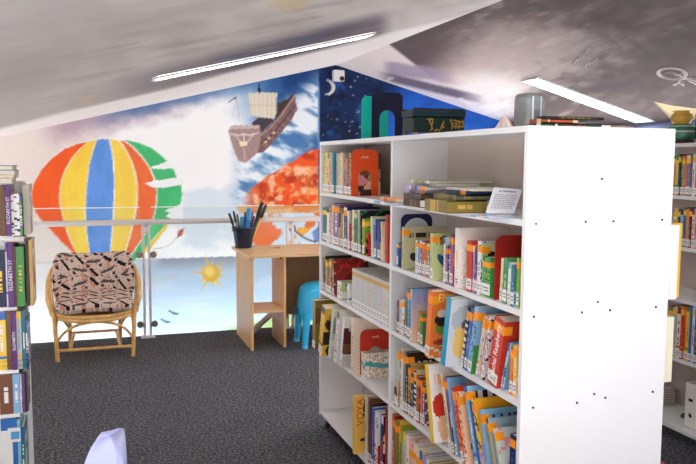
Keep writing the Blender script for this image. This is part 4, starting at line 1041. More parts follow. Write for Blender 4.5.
# ------------------------------------------------------------------ bookends (an upright plate with an arched opening and a foot)
def bookend(x0, x1, Yp, z, h, color, label, rz=0, group=None, logo=False, archw=.5, archh=.55):
    w = x1-x0
    t = thing('bookend', label, 'bookend', ((x0+x1)/2, Yp, z), rz, group)
    mm = mat('bookend_%d_%d_%d' % color, color, .45, spec=.25)
    r = min(.03, w*.2); out = [(-w/2, 0), (-w/2, h-r)]
    for k in range(1, 7): a = math.pi-k*math.pi/12; out.append((-w/2+r+r*math.cos(a), h-r+r*math.sin(a)))
    for k in range(0, 7): a = math.pi/2-k*math.pi/12; out.append((w/2-r+r*math.cos(a), h-r+r*math.sin(a)))
    out.append((w/2, 0)); aw = w*archw/2; ah = h*archh
    out.append((aw, 0)); 
    for k in range(0, 13): a = k*math.pi/12; out.append((aw*math.cos(a), ah-aw+aw*math.sin(a)))
    out.append((-aw, 0))
    m = MB(); m.prism(out, basis((1, 0, 0), (0, 0, 1), (0, 0, .0006)), .0025); m.build('plate', mm, t)
    m = MB(); foot = [(-aw*.94, 0), (aw*.94, 0)]+[(aw*.94*math.cos(a), ah-aw+aw*.94*math.sin(a)) for a in np.linspace(0, math.pi, 11)]
    foot = [(x, -min(y, .11)*.11) for x, y in foot][::-1]
    m.prism(foot, basis((1, 0, 0), (0, 1, 0), (0, -.001, .0006)), .0018); m.build('foot', mm, t)
    if logo: text_mesh('tmob', .018, mat('bookend_logo', (250, 214, 200), .5), 'logo', t, basis((1, 0, 0), (0, 0, 1), (0, -.0026, h*.84)))
    return t
def xy_at(px, py, Yp): return at(px, py, 'Y', Yp).x
Z = SHELVES
yb = y_for(351.2, BX0+.006, Z[4])-.006
bookend(xy_at(351.3, 180, yb), xy_at(378, 180, yb), yb, Z[4], .236, (232, 84, 34), 'orange bookend plate with an arch on the far bay\'s top shelf', logo=True)
# book behind that bookend, and things leaning there
# red bookend on the far bay's fourth shelf, with a small box before it
q_ = at(361.8, 378.6, 'Z', Z[1]); p_ = at(360.6, 375.5, 'Z', Z[1]); yb = 3.502; p_.x = xy_at(360.6, 375.5, yb)
bookend(p_.x-.004, min(1.50, xy_at(390, 355, yb)), yb, Z[1], at(359, 330.5, 'Y', yb).z-Z[1], (204, 58, 36), 'red bookend plate behind the small floral box on the far bay\'s fourth shelf', logo=True, archw=.46, archh=.62)
p_ = at(361.8, 378.6, 'Z', Z[1]); yb2 = 3.456
x0 = p_.x+.012; x1 = min(1.50, xy_at(390, 365, p_.y))
fb = thing('floral_box', 'small cream floral box with a teal band before the red bookend', 'box', ((x0+x1)/2, yb2, Z[1]+.0008), 0)
FLO = mat('floral_card', attr=True, rough=.6)
rs = random.Random(8); tex = [[rs.random() for _ in range(40)] for _ in range(40)]
def flo(u, v):
    q = tex[int(u*26) % 40][int(v*18) % 40]
    if .42 < v+.18*(u-.5) < .60: return L((70, 160, 170))
    return L((238, 230, 214) if q < .6 else (206, 178, 160) if q < .8 else (150, 170, 120) if q < .92 else (196, 110, 110))
w_, h_ = (x1-x0), at(363, 354.5, 'Y', yb2-.03).z-Z[1]
m = MB(); m.grid(lambda u, v: (-w_/2+u*w_, -.027, v*h_), 26, 18, col=flo, sm=False); m.grid(lambda u, v: (-w_/2, .027-u*.054, v*h_), 12, 18, col=flo, sm=False)
m.grid(lambda u, v: (w_/2, -.027+u*.054, v*h_), 12, 18, col=flo, sm=False); m.grid(lambda u, v: (w_/2-u*w_, .027, v*h_), 12, 18, col=flo, sm=False)
m.grid(lambda u, v: (-w_/2+u*w_, -.027+v*.054, 0), 2, 2, col=lambda u, v: L((230, 222, 208)), sm=False)
m.build('carton', FLO, fb, colors=True)
m = MB(); m.grid(lambda u, v: (-w_/2-.001+u*(w_+.002), -.028+v*.056, h_+.0005), 20, 10, col=flo, sm=False); m.box(-w_/2-.001, w_/2+.001, -.028, .028, h_-.006, h_, c=L((232, 224, 210))); m.build('lid', FLO, fb, colors=True)
# small red and white box on the far bay's second shelf
yb = y_for(365, BX0+.012, Z[3])
bxx = thing('small_carton', 'small red and white carton standing on the far bay\'s second shelf', 'box', (BX0+.052, yb-.02, Z[3]+.0008))
m = MB(); m.box(-.036, .036, -.016, .016, 0, .105, c=L((214, 210, 206))); m.build('carton', PRINT, bxx, colors=True)
m = MB()
for zz in (.012, .058): m.box(-.0366, .0366, -.0166, .0166, zz, zz+.022, c=L((206, 50, 44)))
m.box(-.0366, -.010, -.0168, .0166, .0, .106, c=L((206, 50, 44))); m.build('red_band', PRINT, bxx, colors=True)
# navy arch bookend on the near bay's second shelf, dark red one at its near end
yb = y_for(400.4, BX0+.006, Z[3])
bookend(xy_at(400.5, 250, yb), min(1.505, xy_at(431.5, 250, yb)), yb, Z[3], .232, (30, 34, 70), 'navy arched bookend at the divider end of the near bay\'s second shelf', archw=.84, archh=.93)
yb = y_for(494.2, BX0+.012, Z[3])
bookend(xy_at(494.4, 270, yb), 1.508, yb, Z[3], .215, (158, 38, 30), 'dark red bookend near the end panel on the near bay\'s second shelf', logo=True, archw=.4, archh=.45)

# ------------------------------------------------------------------ flat pile on the near bay's top shelf
def flat_book(x0, x1, Yc, z, D, t, base, acc, label, rz=0, style='plain', group='books lying flat on the near bay top shelf', sticker=None, sf=False):
    """a closed book lying down; long side along X, its fore edge or spine towards the viewer"""
    BOOKN[0] += 1
    Lx = x1-x0
    m = MB(); c = L(base); c2_ = L(tuple(x*.92 for x in base)); f = art_front(BOOKN[0], base, acc, style, Lx, D); bt = min(.0025, t*.2)
    m.grid(lambda u, v: (-Lx/2+u*Lx, -D/2+v*D, t), 14, 12, col=f, sm=False)
    m.grid(lambda u, v: (Lx/2-u*Lx, -D/2+v*D, 0), 2, 2, col=lambda u, v: c, sm=False)
    for z0, z1 in ((0, bt), (t-bt, t)):
        m.grid(lambda u, v: (-Lx/2+u*Lx, -D/2, z0+v*(z1-z0)), 1, 1, col=lambda u, v: c2_, sm=False); m.grid(lambda u, v: (Lx/2, -D/2+u*D, z0+v*(z1-z0)), 1, 1, col=lambda u, v: c2_, sm=False)
        m.grid(lambda u, v: (Lx/2-u*Lx, D/2, z0+v*(z1-z0)), 1, 1, col=lambda u, v: c2_, sm=False)
    fs = art_spine(BOOKN[0], base, acc, 'std')
    m.grid(lambda u, v: (-Lx/2, D/2-u*D, v*t), 16, 1, col=lambda u, v: fs(.5, u), sm=False)
    if sf: m.grid(lambda u, v: (-Lx/2+u*Lx, -D/2, v*t), 30, 3, col=lambda u, v: fs(v, u), sm=False)
    o = m.build('picture_book', PRINT, colors=True)
    p = MB(); p.box(-Lx/2+.002, Lx/2-.003, -D/2+(.003 if not sf else .0004), D/2-.003, bt, t-bt); p.build('pages', PAPER, o)
    if sticker:
        s_ = MB(); s_.box(-Lx/2-.0008, -Lx/2, -D/2+.006, -D/2+.04, 0, t); s_.box(-Lx/2-.0008, -Lx/2+.02, -D/2+.006, -D/2+.04, t, t+.0007); s_.build('genre_sticker', ORANGE, o)['label'] = 'orange sticker'
    o.location = ((x0+x1)/2, Yc, z); o.rotation_euler = (0, 0, math.radians(rz))
    tag(o, label, 'book', group); return o
ZT = Z[4]+.0008
P_ = PAL
where = 'on the bay\'s top shelf'
def fl(p0, p1, Yn, D, z, t, *a, **k):          # px range of the edge that faces the viewer at depth Yn
    x0 = at(p0, 205, 'Y', Yn).x; x1 = at(p1, 205, 'Y', Yn).x
    return flat_book(x0, x1, Yn+D/2, z, D, t, *a, **k)
# far pile
fl(391, 417.5, 2.80, .19, ZT, .010, P_['sky-blue'], [P_['white'], P_['red'], P_['blue']], 'thin pale blue booklet lowest in the far pile '+where, style='scene')
fl(396, 419, 2.80, .18, ZT+.0106, .016, P_['peach'], [P_['orange'], P_['cream']], 'peach book lying on the pale blue booklet '+where, sticker=True)
fl(420, 449, 2.62, .16, ZT, .030, P_['dark brown'], [P_['brown']], 'dark brown book with page edges out in the middle pile '+where)
fl(421, 453, 2.62, .17, ZT+.0306, .020, (74, 62, 54), [P_['black']], 'dark grey book lying on the dark brown one '+where, sf=True)
fl(424, 446, 2.66, .19, ZT+.0512, .013, P_['lilac'], [P_['purple'], P_['white']], 'narrower lilac book under the wide lilac one '+where, style='scene', sticker=True)
fl(426, 462, 2.63, .20, ZT+.0648, .016, P_['lilac'], [P_['indigo'], P_['white']], 'wide lilac book with orange sticker in the middle pile '+where, style='scene', sticker=True)
fl(436, 480, 2.60, .20, ZT+.0814, .011, (196, 208, 214), [P_['sky-blue'], P_['white']], 'pale blue white-edged book near the top of the middle pile '+where, style='scene')
fl(429, 494, 2.60, .21, ZT+.093, .010, (176, 178, 140), [P_['olive'], P_['white']], 'long greenish book lying topmost on the middle pile '+where, style='scene')
# near pile
fl(447, 487, 2.30, .18, ZT, .042, (128, 112, 52), [P_['gold']], 'thick olive-gold volume lying at the bottom of the near pile '+where, sf=True)
fl(456, 497, 2.31, .18, ZT+.0426, .018, (96, 92, 76), [P_['olive']], 'grey-green book lying on the olive-gold volume '+where, sf=True)
fl(466, 502, 2.32, .17, ZT+.0612, .014, (28, 70, 122), [P_['navy']], 'dark blue book with orange sticker in the near pile '+where, sticker=True, sf=True)
fl(474, 518, 2.27, .21, ZT+.0758, .008, (224, 220, 206), [P_['white'], P_['olive']], 'thin white magazine lying topmost on the near pile '+where, style='scene')
fl(486, 519.5, 2.06, .10, ZT, .006, P_['sky-blue'], [P_['peach'], P_['pink'], P_['blue'], P_['white']], 'pale blue and pink leaflet lying below the paper sign '+where, style='scene', rz=6)
# paper sign
ys = 2.16
sg = thing('paper_sign', 'white printed paper sheet leaning on the near pile on the top shelf', 'sign', at(500, 213, 'Y', ys), 0)
o0 = at(500, 213, 'Y', ys)
q = [at(485.5, 213.5, 'Y', ys)-o0, at(514, 213.5, 'Y', ys)-o0, at(522.5, 189.5, 'Y', ys+.05)-o0, at(494, 187.5, 'Y', ys+.05)-o0]
dz = ZT+.0072-(o0.z+min(p.z for p in q)); q = [p+Vector((0, 0, dz)) for p in q]
nrm = (q[1]-q[0]).cross(q[3]-q[0]).normalized()
m = MB(); m.v += [tuple(p) for p in q]+[tuple(p-nrm*.001) for p in q]
for f in ((0, 1, 2, 3), (7, 6, 5, 4), (0, 4, 5, 1), (1, 5, 6, 2), (2, 6, 7, 3), (3, 7, 4, 0)): m.face(f)
m.build('sheet', mat('sign_paper', (226, 228, 236), .7), sg)
def on_sheet(u, v): return q[0]*(1-u)*(1-v)+q[1]*u*(1-v)+q[2]*u*v+q[3]*(1-u)*v+nrm*.0008
m = MB()
def strip(u0, u1, v0, v1):
    b = len(m.v); m.v += [tuple(on_sheet(u0, v0)), tuple(on_sheet(u1, v0)), tuple(on_sheet(u1, v1)), tuple(on_sheet(u0, v1))]; m.face((b, b+1, b+2, b+3))
for k in range(13):
    if k not in (2,): strip(.22+k*.045, .22+k*.045+.034, .84, .90)
rs = random.Random(2)
for r_ in range(8):
    v = .72-.075*r_; u = .12
    while u < .84:
        l_ = rs.uniform(.04, .11); strip(u, u+l_, v, v+.022); u += l_+.025
m.build('print', mat('grey_ink', (120, 122, 136), .7), sg)

# ------------------------------------------------------------------ things on top of the bookcase
ZB = TOPZ+.0006
yb = 3.50; x0 = xy_at(371.5, 115, yb); x1 = xy_at(402.5, 115, yb)
bookend(x0, x1, yb, ZB, at(387, 92.5, 'Y', yb).z-ZB, (8, 12, 46), 'dark navy arched bookend standing on top of the white bookcase', archw=.50, archh=.62)
yb = 3.66; x0 = xy_at(361.5, 115, yb); x1 = xy_at(382.6, 115, yb)
bookend(x0, x1+.03, yb, ZB, at(372, 96.5, 'Y', yb).z-ZB, (20, 196, 176), 'turquoise bookend standing behind the dark navy one on the bookcase top', archw=.02, archh=.06)
flat_book(x0+.02, x1+.06, 3.42, ZB, .10, .008, (120, 90, 84), [P_['maroon'], P_['grey']], 'thin brown booklet lying at the foot of the navy bookend', group=None)
# treasure chest
yc = 2.86; x0 = xy_at(413, 120, yc); x1 = xy_at(466, 120, yc); w_ = x1-x0
tc = thing('trinket_box', 'dark green trinket box with gold ornaments on top of the bookcase', 'box', ((x0+x1)/2, yc+.06, ZB))
GRN = mat('dark_green_lacquer', (8, 36, 30), .4, spec=.25); GLD = mat('gold_ornament', (170, 130, 44), .4, metal=.3); BLK = mat('black_fretwork', (16, 16, 18), .45)
hb = at(440, 108, 'Y', yc).z-ZB
m = MB(); m.box(-w_/2+.004, w_/2-.004, -.058, .06, .012, hb*.66); m.build('body', GRN, tc, bevel=.004)
m = MB(); m.box(-w_/2, w_/2, -.062, .064, hb*.67, hb*.90); m.build('lid', mat('teal_lacquer', (8, 42, 52), .4, spec=.25), tc, bevel=.005)
m = MB()
for i in range(22):
    x = -w_/2+.006+(w_-.012)*i/21; m.lathe([(.006, 0), (.0065, .004), (.004, .009), (0, .011)], (x, -.056, hb*.90), 8)
    m.lathe([(.006, 0), (.0065, .004), (.004, .009), (0, .011)], (x, .058, hb*.90), 8)
m.box(-w_/2, w_/2, -.0625, .0645, hb*.86, hb*.91); m.build('scalloped_rim', BLK, tc)
for sx in (-1, 1):
    for sy in (-.048, .05):
        m = MB(); m.lathe([(.006, 0), (.011, .006), (.008, .012)], (sx*(w_/2-.016), sy, 0), 12); m.build('foot', GLD, tc)
def orn(name, S):
    m = MB()
    for P in S: m.tube([(x*w_, -.0595, z*hb) for x, z in P], .0036, 7)
    m.build(name, GLD, tc)
orn('gold_ornament', [[(-.16+.03*math.cos(a), .50+.10*math.sin(a)) for a in np.linspace(0, 6.0, 12)], [(-.16, .40), (-.14, .22), (-.19, .16)], [(-.20, .56), (-.24, .60)]])
orn('gold_ornament', [[(.08, .52), (.04, .34), (.02, .20)], [(.04, .34), (.08, .28)], [(.00, .16), (-.06, .20), (-.1, .14)]])
orn('gold_ornament', [[(.20, .60), (.24, .40), (.23, .22)], [(.24, .42), (.31, .46), (.30, .24)], [(.31, .46), (.38, .44), (.37, .24)], [(.38, .46), (.44, .56), (.45, .30)], [(.24, .33), (.44, .33)], [(.26, .56), (.42, .5)]])
# grey jar
yj = 2.21; xj = at(528, 126, 'Y', yj).x
jr = thing('storage_jar', 'grey translucent square jar on the corner of the bookcase top', 'jar', (xj+.004, yj, ZB))
rj = (at(540.5, 110, 'Y', yj).x-at(516, 110, 'Y', yj).x)/2*.87; hj = at(528, 93.5, 'Y', yj).z-ZB
JM = mat('smoky_jar', (124, 128, 130), .25, var=.16, vscale=30)
m = MB(); m.lathe([(rj*.9, 0), (rj*.98, .004), (rj, .012), (rj, hj*.80), (rj*.94, hj*.92)], n=32, sq=5, T=Matrix.Rotation(.12, 4, 'Z')); m.build('body', JM, jr)
m = MB(); m.lathe([(rj*.95, hj*.92), (rj*.86, hj*.975), (rj*.6, hj), (0, hj*.995)], n=32, sq=5, T=Matrix.Rotation(.12, 4, 'Z')); m.build('lid', mat('pewter_lid', (112, 110, 108), .3), jr)
m = MB(); Tm = Matrix.Rotation(.12, 4, 'Z'); m.box(-rj*.55, -rj*.40, -rj*1.02, -rj*1.00, .01, hj*.9, T=Tm); m.box(rj*.30, rj*.38, -rj*1.02, -rj*1.0, .01, hj*.9, T=Tm); m.build('pale_stripe', mat('pale_rib', (206, 212, 216), .25), jr)  # two pale upright stripes on the jar front
m = MB(); m.box(-rj*.28, rj*.22, -rj*1.03, -rj*1.0, hj*.28, hj*.52, T=Tm); m.build('label_patch', mat('slate_label', (96, 102, 112), .5), jr)
bag = thing('clear_wrapper', 'crumpled clear plastic wrapper beside the grey jar on the bookcase top', 'wrapper', (xj-.045, yj+.07, ZB))
def wr(u, v):
    a = 2*math.pi*u; r = .030*(1-v)**.8+.002; k = 1+.25*math.sin(5*a+3*v)
    return (r*k*math.cos(a), r*k*.8*math.sin(a), .05*v)
m = MB(); m.grid(wr, 30, 8); m.build('film', mat('pinkish_film', (226, 204, 202), .3), bag)
# books lying on the top behind the end panel edge
g = 'books lying on the bookcase top'
yk = 2.12
def ft(p0, p1, Yn, D, z, t, *a, **k):
    return flat_book(at(p0, 120, 'Y', Yn).x, at(p1, 120, 'Y', Yn).x, Yn+D/2, z, D, t, *a, group=g, sf=True, **k)
ft(541, 611, 2.10, .20, ZB, .015, P_['dark green'], [P_['red'], P_['white']], 'dark green book lying lowest in the pile on the bookcase top', style='scene')
ft(541, 578, 2.10, .19, ZB+.0156, .013, (150, 84, 60), [P_['red'], P_['peach']], 'small rust-red book lying on the dark green one on the bookcase top', style='scene')
ft(545, 604, 2.11, .19, ZB+.0292, .009, (46, 50, 44), [P_['olive'], P_['black']], 'thin blackish book lying on top of the pile on the bookcase top', style='scene')
ft(612, 634, 2.10, .16, ZB, .016, (128, 104, 98), [P_['grey']], 'dull brown book lying beside the dark green pile on the bookcase top')
b_ = bpy.data.objects['picture_book']
# ------------------------------------------------------------------ books on the far side of the big bookcase, poking past the end panel
def side_book(px0, px1, Yc, z, h, t, base, acc, label, D=.2, edge=None, sticker=None):
    Xs = at(px1, 300, 'Y', Yc).x
    bk = make_book(t, h, D, base, acc, 'plain', 'plain', sticker, 0, True, label=label, group='books poking past the end panel', stz=.97)
    bk.rotation_euler = (0, 0, math.pi); bk.location = (Xs, Yc, z+.0006); return bk
side_book(0, 676.4, 2.045, Z[3], .254, .020, (248, 176, 40), [P_['orange']], 'orange-yellow book poking past the bookcase end panel above a shelf', sticker='o')
side_book(0, 674.6, 2.018, Z[3], .250, .014, (244, 240, 232), [P_['white']], 'white book beside the orange-yellow one poking past the bookcase end panel')
side_book(0, 672.6, 2.03, Z[2], .225, .022, (240, 234, 206), [P_['gold']], 'cream book poking past the bookcase end panel at mid height')
o = flat_book(1.60, at(666.5, 462, 'Y', 2.03).x, 2.10, Z[1]+.001, .16, .035, (214, 70, 80), [P_['pink']], 'rose-red book lying past the foot of the bookcase end panel', group=None)

# ------------------------------------------------------------------ right bookcase contents
def rrow(where, shelf, specs, group):
    row(where, group, shelf, RBX, specs, endname='visible end', D0=.18)
xs_ = 672
def seq(x, ws, cols_, yt, st, **k):
    out = []
    for i, (w_, c_) in enumerate(zip(ws, cols_)):
        out.append((x, x+w_, yt+random.uniform(-1, 1.5), c_, A(s=st if i % 2 == 0 else None, acc=random.sample(list(PAL), 4), **k))); x += w_+.15
    return out
rrow('the right bookcase\'s top shelf', 4, seq(672, [2.4, 2.6, 1.6, 2, 2.2, 1.8, 3.6, 2, 2.4, 2.6, 3, 2.4], ['orange', 'yellow', 'dark green', 'lime', 'tan', 'orange', 'mauve', 'teal', 'white', 'red', 'blue', 'green'], 155, 'y'), 'books on the right bookcase top shelf')
rrow('the right bookcase\'s second shelf', 3, seq(672, [2.2, 2.2, 2, 3.2, 2.6, 2.6, 2, 3.4, 2.2, 2.4, 3, 2.4], ['cream', 'yellow', 'black', 'sky-blue', 'teal', 'orange', 'maroon', 'white', 'pink', 'white', 'grey', 'red'], 208, 'y'), 'books on the right bookcase second shelf')
rrow('the right bookcase\'s fourth shelf', 1, seq(662, [2.6, 2.4, 3, 2.6, 2.2, 3.4, 2.4, 2.6, 3, 2.6, 2.4, 3], ['grey', 'pink', 'olive', 'sky-blue', 'pale green', 'white', 'red', 'orange', 'yellow', 'blue', 'white', 'teal'], 306, 'y'), 'books on the right bookcase fourth shelf')
for i in range(6):
    o = flat_book(3.145, 3.362, 3.69, Z[0]+.0008+i*.0150, .18, .0142, jit((186, 182, 178), 12), [P_['white'], P_['grey'], P_['black']], 'grey magazine, %s from the bottom of the stack on the right bookcase\'s lowest shelf' % ORD[i], group='magazines stacked on the right bookcase')
bxx = thing('magazine_file', 'white magazine file standing on the right bookcase\'s lowest shelf', 'box', (3.243, 3.172, Z[0]+.0006))
FW = mat('white_card', (238, 232, 226), .6)
m = MB(); m.box(-.125, .125, -.10, -.096, 0, .25); m.box(-.125, .125, .096, .10, 0, .25); m.box(-.125, -.121, -.096, .096, 0, .25); m.box(.121, .125, -.096, .096, 0, .25); m.box(-.125, .125, -.10, .10, 0, .004); m.build('case', FW, bxx)
m = MB(); m.lathe([(0, -.002), (.012, -.0015), (.013, 0)], (-.125, .06, .07), 14, T=Matrix.Rotation(-math.pi/2, 4, 'Y')); m.build('finger_hole', BLK, bxx)
m = MB(); m.box(-.1262, -.125, .045, .075, .15, .165); m.build('spine_mark', BLK, bxx)
m = MB(); m.box(-.118, .118, -.09, .09, .004, .235); m.build('papers', PAPER, bxx)
bb = thing('green_clip', 'small dark green object lying in front of the white magazine file', 'clip', (*at(684.5, 418, 'Z', Z[0]).xy, Z[0]+.0006))
m = MB(); m.lathe([(.0, 0), (.018, .002), (.022, .012), (.012, .026), (0, .03)], n=14, sx=1.2); m.build('body', mat('dark_green_plastic', (20, 84, 58), .4), bb)

# pots on the right bookcase
VG = mat('green_glaze', (70, 130, 104), .2, var=.25, vscale=25); VGO = mat('gold_glaze', (206, 160, 60), .25, var=.15, vscale=20); VBR = mat('brown_base', (74, 30, 28), .4)
xv = RBX+.10; yv = y_for(681, xv, TOPZ+.06)
vs = thing('ceramic_pot', 'green glazed pot with a golden neck on the right bookcase', 'pot', (xv, yv, ZB))
m = MB(); m.lathe([(.060, 0), (.074, .004), (.076, .014), (.070, .019)], n=28); m.build('base', VBR, vs)
m = MB(); m.lathe([(.070, .019), (.086, .035), (.090, .055), (.078, .085), (.058, .103), (.050, .108)], n=28); m.build('belly', VG, vs)
m = MB(); m.lathe([(.0715, .0935), (.0735, .0955), (.068, .0985)], n=28); m.lathe([(.0885, .062), (.0895, .066), (.0865, .070)], n=28); m.build('white_band', mat('white_glaze', (226, 226, 214), .25), vs)
m = MB(); m.lathe([(.044, .108), (.046, .116), (.056, .132), (.058, .150), (.050, .166), (.040, .172), (.042, .178), (.052, .182)], n=28); m.build('neck', VGO, vs)
yv2 = y_for(708, RBX+.12, TOPZ+.06)
vs2 = thing('dark_pot', 'dark green pot beside the golden-necked one at the frame edge', 'pot', (RBX+.12, yv2, ZB))
DGG = mat('dark_green_glaze', (34, 66, 54), .25, var=.2, vscale=20)
m = MB(); m.lathe([(.05, 0), (.060, .006), (.064, .03), (.066, .15), (.060, .19), (.052, .20)], n=28); m.build('body', DGG, vs2)
m = MB(); m.lathe([(.056, .198), (.060, .206), (.056, .214), (.050, .212)], n=28); m.build('rim', VBR, vs2)

# ------------------------------------------------------------------ left stand contents
LY = 3.42
def lbook(px0, px1, yt, k, cn, label, front=None, acc=None, D=.17, style='pic', spine='std', text=None, lean=0, zb=None, sticker=None, slabel=0):
    Yf = LY-.13+(front or 0); z = (LZ[k] if zb is None else zb)
    x0 = at(px0, 250, 'Y', Yf).x; x1 = at(px1, 250, 'Y', Yf).x; h = at((px0+px1)/2, yt, 'Y', Yf).z-z
    h = min(h, (LZ[k+1]-.0205-z) if k < 4 else h)
    base = jit(PAL[cn], 6) if isinstance(cn, str) else cn
    bk = make_book(x1-x0-.0008, h, D, base, [PAL[a] for a in (acc or ['white', 'yellow', 'red', 'blue'])], style, spine, sticker, slabel, True, label=label, group='books on the left shelf stand')
    bk.rotation_euler = Euler((math.radians(lean), 0, math.radians(90))); bk.location = ((x0+x1)/2, Yf, z+.0006+(x1-x0)/2*abs(math.sin(math.radians(lean))))
    bk.rotation_euler = Matrix.Rotation(math.radians(90), 3, 'Z').to_euler() if not lean else (Matrix.Rotation(math.radians(-lean), 3, 'Y') @ Matrix.Rotation(math.radians(90), 3, 'Z')).to_euler()
    if text: text_mesh(text, min(.022, (x1-x0)*.9), mat('white_ink', (244, 240, 246), .5), 'title', bk, basis((0, 0, 1), (0, 1, 0), (-.0013, 0, h*.5)))
    return bk
wl = ['lowest', 'fourth', 'third', 'second', 'top']
def lw_(k): return 'the left stand\'s %s shelf' % wl[k]
PUR = (96, 40, 120)
# top shelf
lbook(-6, 1.5, 186, 4, 'brown', 'brown volume at the frame edge on '+lw_(4), spine='plain')
lbook(1.6, 6.8, 186, 4, (112, 78, 48), 'broad brown volume left of the purple one on '+lw_(4), spine='plain')
lbook(6.9, 12.2, 185, 4, PUR, 'purple volume with white spine lettering on '+lw_(4), spine='plain', text='ELIZABETH ST', front=-.01)
lbook(12.3, 21.0, 194, 4, 'white', 'white book with dark squares on its spine on '+lw_(4), spine='patt', acc=['white', 'black', 'white', 'red', 'white'])
lbook(21.1, 23.4, 196, 4, 'green', 'slim green book beside the beige board on '+lw_(4))
lbook(24.4, 31.0, 184.5, 4, (186, 178, 160), 'beige-grey board-backed book at the right end of '+lw_(4), spine='plain', front=.02)
# second shelf
lbook(-6, 4.8, 250, 3, 'navy', 'dark blue book at the frame edge on '+lw_(3), acc=['yellow', 'sky-blue'])
lbook(4.9, 6.4, 243, 3, 'white', 'slim white book left of the purple one on '+lw_(3))
lbook(6.5, 12.6, 243, 3, PUR, 'purple volume with white spine lettering on '+lw_(3), spine='plain', text='ELIZABETH ST', front=-.012)
lbook(12.7, 15.2, 246, 3, 'brown', 'narrow brown book right of the purple one on '+lw_(3), spine='plain')
lbook(15.3, 23.6, 247, 3, 'green', 'green book with a yellow band at the top on '+lw_(3), acc=['yellow', 'yellow'])
lbook(25.2, 28.4, 231, 3, 'black', 'blackish book sticking up at the right end of '+lw_(3), spine='plain', zb=LZ[3]+.0)
lbook(28.6, 32.0, 238, 3, 'gold', 'yellow-brown book at the very right end of '+lw_(3), spine='plain')
# third shelf
lbook(-6, 3.0, 312, 2, 'yellow', 'yellow book at the frame edge on '+lw_(2))
lbook(3.2, 8.4, 312, 2, 'brown', 'brown volume left of the purple one on '+lw_(2), spine='plain')
lbook(8.5, 13.2, 311.5, 2, PUR, 'purple volume with white spine lettering on '+lw_(2), spine='plain', text='ELIZABETH', front=-.01)
lbook(13.3, 18.6, 300, 2, 'pale grey', 'pale book with a blue and yellow foot on '+lw_(2), acc=['sky-blue', 'yellow'])
lbook(18.8, 22.6, 297, 2, 'teal', 'dark teal book at the right end of '+lw_(2), acc=['white', 'navy'])
lbook(22.7, 24.4, 320, 2, 'indigo', 'short violet book at the very right end of '+lw_(2))
# fourth shelf
lbook(-6, 7.4, 370, 1, 'brown', 'brown book at the frame edge on '+lw_(1))
lbook(7.6, 14.8, 372, 1, 'sky-blue', 'pale blue book with yellow foot on '+lw_(1), acc=['white', 'yellow'])
lbook(15.0, 16.8, 374, 1, 'pale grey', 'slim pale book on '+lw_(1))
lbook(17.0, 20.0, 370, 1, 'purple', 'purple book near the right end of '+lw_(1), spine='plain')
lbook(20.1, 21.8, 366, 1, 'black', 'black book right of the purple one on '+lw_(1), spine='plain')
# lowest shelf
lbook(-6, 5.6, 418, 0, 'white', 'white book at the frame edge on '+lw_(0))
lbook(5.8, 10.2, 414, 0, 'blue', 'bright blue book on '+lw_(0), spine='plain')
lbook(10.4, 14.0, 420, 0, 'sky-blue', 'pale blue book right of the bright blue one on '+lw_(0), spine='plain')
lbook(14.2, 18.0, 428, 0, 'teal', 'teal book at the right end of '+lw_(0))
# flat things on the rows
def lflat(px0, px1, y1, t, base, label, Yf=LY-.13, D=.2):
    x0 = at(px0, 200, 'Y', Yf).x; x1 = at(px1, 200, 'Y', Yf).x
    o = flat_book(x0, x1, Yf+D/2, y1, D, t, base, [P_['white'], P_['black'], P_['orange']], label, group='books lying flat on the left stand', style='scene'); return o
zt = at(6, 185, 'Y', LY-.13).z+.003
for t_, b_, e_, l_ in ((.024, (206, 204, 198), 13, 'pale grey book lying lowest'), (.013, (240, 216, 110), 15, 'yellow-edged book lying on the pale grey one'), (.016, (232, 232, 236), 16, 'white book lying on the yellow-edged one'), (.020, (20, 112, 156), 14, 'dark turquoise book lying topmost')):
    lflat(-8, e_, zt, t_, b_, l_+' on the left stand\'s top row'); zt += t_+.0006
lflat(1.5, 23.2, LZ[3]+.258, .022, (196, 200, 196), 'pale picture book lying on the second row of the left stand', D=.15).location.z = max(at(6.5, 243, 'Y', LY-.14).z, at(20, 247, 'Y', LY-.13).z)+.002
o = lflat(0, 14, 1.0, .018, (120, 180, 206), 'blue sea-picture box book lying on the third row of the left stand', D=.14); o.location.z = at(8, 311.5, 'Y', LY-.14).z+.002
o = lflat(-4, 22.5, 1.0, .022, (54, 50, 48), 'dark book lying on the fourth row of the left stand', D=.15); o.location.z = at(20.9, 366, 'Y', LY-.13).z+.003
pm = thing('pompom', 'fluffy yellow pompom on the fourth row of the left stand', 'pompom', at(7, 366, 'Y', LY-.19))
m = MB(); rs = random.Random(1)
for i in range(160):
    a = Vector((rs.gauss(0, 1), rs.gauss(0, 1), rs.gauss(0, 1))).normalized(); m.tube([(0, 0, 0), a*.026], [.004, .0022], 5)
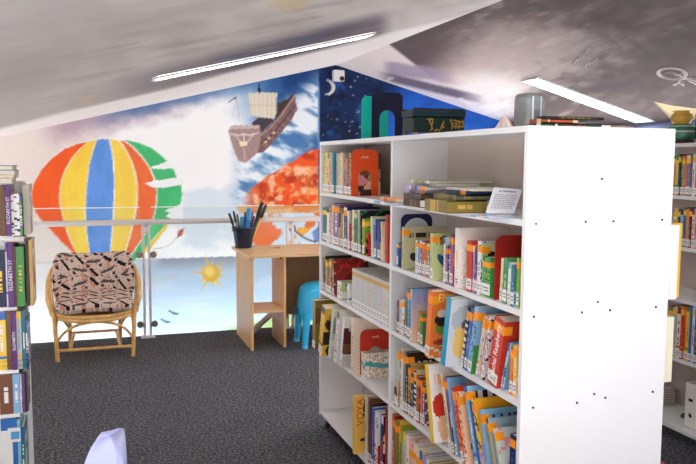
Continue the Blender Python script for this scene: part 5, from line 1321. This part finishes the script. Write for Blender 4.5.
m.build('tuft', mat('yellow_fluff', (238, 196, 60), .9), pm)
pm.location = (pm.location.x, LY-.10, bpy.data.objects[o.name].location.z+.047)
be = thing('steel_bookend', 'grey perforated steel bookend at the right end of the left stand\'s fourth shelf', 'bookend', (at(25, 380, 'Y', LY-.11).x, LY-.11, LZ[1]))
x0 = at(22.4, 380, 'Y', LY-.11).x-be.location.x; x1 = at(28.2, 380, 'Y', LY-.11).x-be.location.x; hh = at(25, 353, 'Y', LY-.11).z-LZ[1]
m = MB(); m.box(x0, x1, 0, .003, .0006, hh); m.box(x0, x0+.003, 0, .02, .0006, hh); m.build('plate', mat('grey_steel', (128, 128, 128), .4, metal=.4), be)
m = MB()
for zz in (.12, .20): m.lathe([(0, -.001), (.0035, -.001), (.0035, 0)], ((x0+x1)/2, 0, zz), 10, T=Matrix.Rotation(math.pi/2, 4, 'X') @ Matrix.Scale(-1, 4, (0, 0, 1)))
m.build('hole', BLK, be)
tg = thing('shelf_label', 'white label tag with a blue square at the lowest left shelf', 'label', (at(14, 435, 'Y', LY-.15).x, LY-.142, at(14, 435, 'Y', LY-.142).z))
m = MB(); m.box(-.024, .024, 0, .0015, -.030, .030); m.build('card', LABEL, tg)
m = MB(); m.box(-.012, .020, -.0008, 0, -.018, .014); m.build('blue_square', mat('label_blue', (70, 160, 214), .5), tg)
m = MB(); m.box(-.02, .02, .0015, .012, .020, .030); m.build('clip', STEEL, tg)

# ------------------------------------------------------------------ light and render look
wd = bpy.data.worlds.new('daylight'); SC.world = wd; wd.use_nodes = True
bg = wd.node_tree.nodes['Background']; bg.inputs['Color'].default_value = (.93, .96, 1, 1); bg.inputs['Strength'].default_value = 5.2
SC.view_settings.view_transform = 'Standard'; SC.view_settings.look = 'None'; SC.view_settings.gamma = 1; SC.view_settings.exposure = 0.22
SC.view_settings.use_curve_mapping = False
SC.cycles.use_denoising = True
SC.cycles.max_bounces = 8; SC.cycles.diffuse_bounces = 5; SC.cycles.transparent_max_bounces = 12
SC.cycles.sample_clamp_indirect = 6
